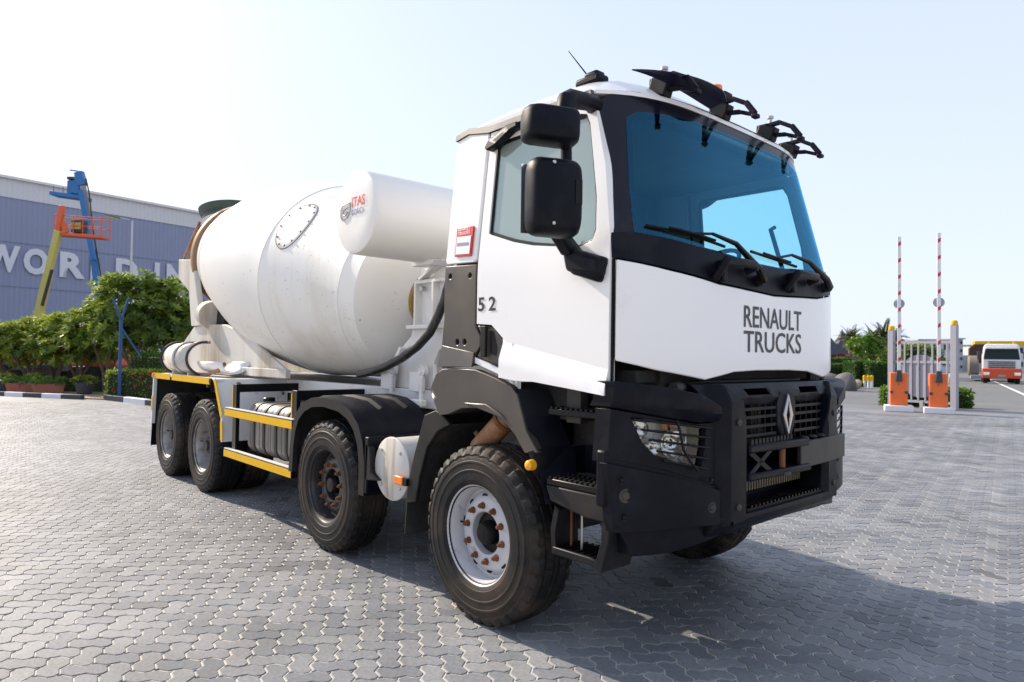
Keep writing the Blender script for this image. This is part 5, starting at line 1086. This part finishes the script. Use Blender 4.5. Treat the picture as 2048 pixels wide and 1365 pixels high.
for s_ in (-1, 1):
    wheel(0, s_*1.07, 'white', s_, .12); wheel(-1.98, s_*1.07, 'black', s_, .4)
    for x, sd in ((-5.05, .9), (-6.42, .2)):
        wheel(x, s_*1.07, 'deep', s_, sd); i = empty('wheel', (x, s_*.72, .532), 0, T); link('tyre', TY, i).rotation_euler.y = sd*2; link('rim', RM['deep'], i)

# ---------------- mixer body
TILT = .175; AX = Vector((-math.cos(TILT), 0, math.sin(TILT))); D0 = Vector((-2.22, 0, 2.149))
DP = [(0, .0), (0, .285), (.012, .30), (.05, .52), (.10, .68), (.146, .768), (.152, .775), (.165, .776), (.36, .822), (.365, .829), (.378, .829), (1.0, .96), (1.64, 1.080), (1.645, 1.088), (1.665, 1.088), (1.9, 1.112), (2.2, 1.125), (2.5, 1.13), (2.9, 1.11), (3.4, 1.05), (3.9, .955), (4.3, .865), (4.305, .871), (4.32, .871), (4.70, .775), (4.72, .77), (4.86, .745), (4.86, .70), (4.5, .68), (4.45, 0)]
def smooth_prof(P): return P
drum = MB().lathe(DP, D0, AX, 120).build('mixer_drum', CREAM, T, sharp=32)
MB().lathe([(4.76, .74), (4.76, .815), (4.80, .82), (4.86, .815), (4.89, .80), (4.89, .74)], D0, AX, 96, True).build('drum_ring', RUSTRING, drum)
def on_drum(s_, th, off=0.0):
    n = Vector((math.sin(TILT), 0, math.cos(TILT))); r = np.interp(s_, [p[0] for p in DP[1:-4]], [p[1] for p in DP[1:-4]])
    return D0+AX*s_+(n*math.cos(th)+Vector((0, -1, 0))*math.sin(th))*(r+off)
MH_S, MH_T = 1.36, .99
def manhole():
    P = []; n = 40
    for k in range(n+1): a = 2*math.pi*k/n; P.append(on_drum(MH_S+.205*math.cos(a), MH_T+.30*math.sin(a)/1.08*1.0, .006))
    m = MB(); V = []; F = []; rings = (0, .5, .92, .96, 1.0, 1.02); offs = (.010, .010, .010, .009, .004, -.01)
    for q, o in zip(rings, offs): V += [on_drum(MH_S+.205*q*math.cos(2*math.pi*k/n), MH_T+.285*q*math.sin(2*math.pi*k/n), o) for k in range(n)]
    for i in range(len(rings)-1):
        for k in range(n): F.append((i*n+k, i*n+(k+1) % n, (i+1)*n+(k+1) % n, (i+1)*n+k))
    mh = m.add(V, F).build('manhole_cover', CREAM, drum)
    MB().tube([on_drum(MH_S+.212*math.cos(2*math.pi*k/n), MH_T+.292*math.sin(2*math.pi*k/n), .003) for k in range(n+1)], .004, 6, False).build('manhole_gasket', mat('stained_gasket', (.20, .16, .12), .8, var=.3), drum)
    for k in range(12):
        a = 2*math.pi*(k+.5)/12; p = on_drum(MH_S+.182*math.cos(a), MH_T+.26*math.sin(a), .008); nn = (p-on_drum(MH_S+.182*math.cos(a), MH_T+.26*math.sin(a), -.2)).normalized(); MB().lathe([(0, .013), (.007, .012), (.008, 0)], p, nn, 8).build('manhole_bolt', RUST, drum)
manhole()
# drive flange and gearbox
fl = MB().lathe([(-.05, .0), (-.05, .285), (-.01, .285), (-.01, 0)], D0, AX, 48).build('drive_flange', OCHRE, T)
for k in range(16): a = 2*math.pi*k/16; n = Vector((math.sin(TILT), 0, math.cos(TILT))); p = D0-AX*.05+(n*math.cos(a)+Vector((0, 1, 0))*math.sin(a))*.25; MB().lathe([(0, .02), (.02, .02), (.022, 0)], p, -AX, 8).build('flange_bolt', STEEL, fl)
gb = MB().lathe([(-.75, 0), (-.75, .14), (-.70, .19), (-.55, .20), (-.53, .25), (-.40, .25), (-.38, .22), (-.06, .24), (-.05, 0)], D0, AX, 40).build('drum_gearbox', GREYW, T, sharp=30)
for k in range(12): a = 2*math.pi*k/12; n = Vector((math.sin(TILT), 0, math.cos(TILT))); MB().lathe([(0, .016), (.03, .016)], D0-AX*.53+(n*math.cos(a)+Vector((0, 1, 0))*math.sin(a))*.225, -AX, 8).build('gearbox_bolt', OCHRE, gb)
# front pedestal: two side cheeks with an arch, cross plates and gussets up to the water tank
cheek = [(-2.26, 1.315), (-2.20, 1.50), (-2.05, 1.70), (-1.93, 1.78), (-1.90, 1.86), (-1.79, 1.88), (-1.77, 2.24), (-1.84, 2.50), (-1.40, 2.50), (-1.40, 1.92), (-1.36, 1.80), (-1.36, 1.70), (-1.50, 1.66), (-1.58, 1.54), (-1.57, 1.42), (-1.50, 1.315)]
for s_ in (-1, 1):
    ck = MB().prism(cheek, 'y', s_*.40, s_*.44).build('pedestal_cheek', GREYW, T, bevel=.006)
    MB().box((-1.60, s_*.47, 2.25), (.40, .06, .03)).build('pedestal_flange', GREYW, ck, bevel=.004); MB().box((-1.66, s_*.47, 1.86), (.50, .08, .035)).build('pedestal_flange', GREYW, ck, bevel=.004)
    for x in (-1.785, -1.52): MB().box((x, s_*.47, 2.05), (.025, .07, .38)).build('stiffener', GREYW, ck)
    b = MB(); b.bar((-1.72, s_*.48, 2.27), (-1.38, s_*.48, 2.42), .07, .02); b.build('stiffener', GREYW, ck)
    MB().tube([(-1.70, s_*.46, 2.19), (-1.70, s_*.50, 2.19)], .022, 10).build('cheek_bolt', STEEL, ck)
    for k in range(4): MB().lathe([(0, .02), (.03, .02)], (-1.62+.06*k, s_*.45, 2.44), (0, s_, 0), 8).build('cheek_bolt', STEEL, ck)
    MB().prism([(-2.24, 1.318), (-2.18, 1.50), (-2.03, 1.69), (-2.0, 1.67), (-2.13, 1.48), (-2.17, 1.318)], 'y', s_*.30, s_*.50).build('pedestal_rib', GREYW, ck, bevel=.004)
MB().prism([(-2.0, 1.32), (-2.0, 1.66), (-1.88, 1.78), (-1.82, 1.78), (-1.82, 1.32)], 'y', -.40, .40).build('pedestal_web', GREYW, T)
# water tank
wt = MB().lathe([(0, 0), (.004, .15), (.0, .29), (.012, .318), (.03, .325), (.06, .328), (2.36, .328), (2.39, .318), (2.40, .29), (2.40, 0)], (-1.515, -1.25, 2.715), (0, 1, 0), 72).build('water_tank', TANKW, T, sharp=40)
MB().prism([(-1.70, 2.42), (-1.66, 2.365), (-1.38, 2.36), (-1.33, 2.40)], 'y', -.62, -.30).build('tank_saddle', GREYW, wt, bevel=.006)
def tank_txt(word, x0, z0, h, wd, m): text_obj('lettering', word, h, lambda a, b: (x0+a, -1.2545, z0+b), m, wt, width=wd, bold=.01)
tank_txt('ITAS', -1.555, 2.755, .075, .20, REDP); tank_txt('GORICA', -1.56, 2.69, .045, .20, BLUEP)
lg = MB(); hexa = [(-1.73, 2.70), (-1.70, 2.67), (-1.63, 2.685), (-1.585, 2.73), (-1.585, 2.80), (-1.70, 2.785), (-1.73, 2.76)]
lg.tube([(x, -1.2535, z) for x, z in hexa+hexa[:1]], .005, 6); ih = [(-1.62, 2.765), (-1.685, 2.755), (-1.70, 2.72), (-1.665, 2.705), (-1.615, 2.73), (-1.655, 2.735)]; lg.tube([(x, -1.2535, z) for x, z in ih], .005, 6); lg.build('logo', mat('grey_print', (.42, .42, .45), .5), wt)
# hose
MB().tube([(-2.56, -.60, 1.425), (-2.35, -.60, 1.45), (-2.05, -.61, 1.51), (-1.78, -.62, 1.59), (-1.55, -.62, 1.69), (-1.38, -.62, 1.80), (-1.27, -.62, 1.93), (-1.20, -.60, 2.10), (-1.16, -.55, 2.30)], .038, 14).build('hose', HOSE, T)
MB().lathe([(0, .02), (.03, .03)], (-2.59, -.60, 1.424), (1, 0, .05), 12).build('hose_end', RUST, T)

# ---------------- rear of the mixer: frame, hopper, chutes
RW = mat('concrete_stained_white', (.62, .605, .56), .55, var=.06, scale=4, speck=(.30, .26, .21), dirt=(.36, .30, .22), dscale=3, dlo=.46, dhi=.72, streak=True)
for s_ in (-1, 1):
    rf = MB().prism([(-7.02, 1.97), (-6.35, 1.99), (-5.75, 1.97), (-5.05, 1.83), (-3.85, 1.42), (-4.0, 1.33), (-8.3, 1.33), (-8.4, 1.40), (-7.65, 1.68)], 'y', s_*.70, s_*.74).build('rear_frame', RW, T, bevel=.008)
    MB().prism([(-5.0, 1.345), (-3.75, 1.345), (-3.75, 1.44), (-5.0, 1.44)], 'y', s_*.745, s_*.80).build('frame_rail_rear', RW, rf, bevel=.006)
    MB().prism([(-7.22, 2.95), (-7.0, 2.95), (-6.90, 2.62), (-6.62, 1.98), (-7.02, 1.98), (-7.2, 2.6)], 'y', s_*.70, s_*.78).build('rear_column', RW, rf, bevel=.01)
    MB().prism([(-7.75, 3.0), (-7.02, 2.93), (-7.02, 2.52), (-7.12, 2.44), (-7.75, 2.72)], 'y', s_*.68, s_*.76).build('hopper_bracket', RW, rf, bevel=.008)
    MB().box((-6.45, s_*.62, 2.12), (.75, .06, .34)).build('roller_gap_shade', UNDER, rf, bevel=.01)  # dark panel put in for the shade of the gap behind the roller
    MB().lathe([(-.07, .12), (-.07, .19), (.07, .19), (.07, .12)], (-6.42, s_*.70, 2.12), AX, 28).build('drum_roller', RW, rf)
    b = MB(); b.tube([(-7.62, s_*.72, 3.0), (-7.02, s_*.70, 3.47)], .022, 8); b.tube([(-7.32, s_*.72, 2.98), (-7.0, s_*.70, 3.42)], .035, 8); b.build('hopper_strut', RUSTP, rf)
MB().box((-6.75, 0, 1.95), (.4, 1.4, .12)).build('roller_bridge', RUSTRING, T, bevel=.01)
hp = MB().lathe([(0, .30), (.05, .34), (.30, .40), (.34, .44), (.34, .40), (.04, .26)], (-7.64, 0, 3.33), (-.22, 0, 1), 36).build('feed_hopper', RW, T)
gt = MB().lathe([(.0, .40), (.05, .43), (.11, .42), (.15, .46), (.23, .48), (.23, .45), (.13, .40), (.0, .36)], (-7.72, 0, 3.63), (-.18, 0, 1), 40).build('hopper_skirt', GREEN, T)
sl = MB(); V = []; F = []; n = 14
for i in range(9):
    q = i/8; c = Vector((-7.2-1.0*q, 0, 2.45-.95*q)); r = .48-.16*q
    for k in range(n+1): a = math.pi*(k/n)+math.pi; V.append(c+Vector((0, math.cos(a)*r, math.sin(a)*r*.8)))
for i in range(8):
    for k in range(n): F.append((i*(n+1)+k, i*(n+1)+k+1, (i+1)*(n+1)+k+1, (i+1)*(n+1)+k))
o = sl.add(V, F).build('discharge_chute', RW, T); o.modifiers.new('s', 'SOLIDIFY').thickness = .012
# spare chute lying on the deck
sc = MB(); V = []; F = []; n = 18
for i in range(2):
    for k in range(n+1): a = R(200)*(k/n)+R(80); V.append(Vector((-6.86+1.10*i, -.98+math.cos(a)*.21, 1.53+math.sin(a)*.20)))
for k in range(n): F.append((k, k+1, n+2+k, n+1+k))
so = sc.add(V, F).build('spare_chute', mat('worn_chute', (.52, .50, .47), .6, var=.25, scale=9, dirt=(.30, .20, .12), dscale=6), T); so.modifiers.new('s', 'SOLIDIFY').thickness = .01
for x in (-6.86, -6.32, -5.76): MB().tube([(x, -.98+math.cos(R(75+10*k))*.222, 1.53+math.sin(R(75+10*k))*.212) for k in range(22)], .016, 8).build('chute_rim', CHAS if x != -6.32 else STEEL, so)
MB().tube([(-5.76, -1.02, 1.33), (-5.45, -1.05, 1.34), (-5.10, -1.05, 1.39), (-4.92, -1.03, 1.48)], .022, 8).build('chute_lip', RUSTP, so)
MB().tube([(-6.9, -.95, 1.73), (-5.72, -.95, 1.735)], .012, 6).build('chute_rod', RUSTP, so)
for x in (-6.6, -5.95): MB().box((x, -1.0, 1.325), (.05, .25, .05)).build('chute_rest', RW, so)
sp = MB(); V = []; F = []
for i in range(2):
    for k in range(n+1): a = R(180)*(k/n)+R(180); V.append(Vector((-5.62+.75*i, -.92+math.cos(a)*(.2-.04*i), 1.50+math.sin(a)*(.14))))
for k in range(n): F.append((k, k+1, n+2+k, n+1+k))
sp.add(V, F).build('spare_trough', RUSTW, T).modifiers.new('s', 'SOLIDIFY').thickness = .012
MB().box((-7.2, 0, 1.0), (.1, 2.3, .3)).build('rear_crossbeam', CHAS, T)
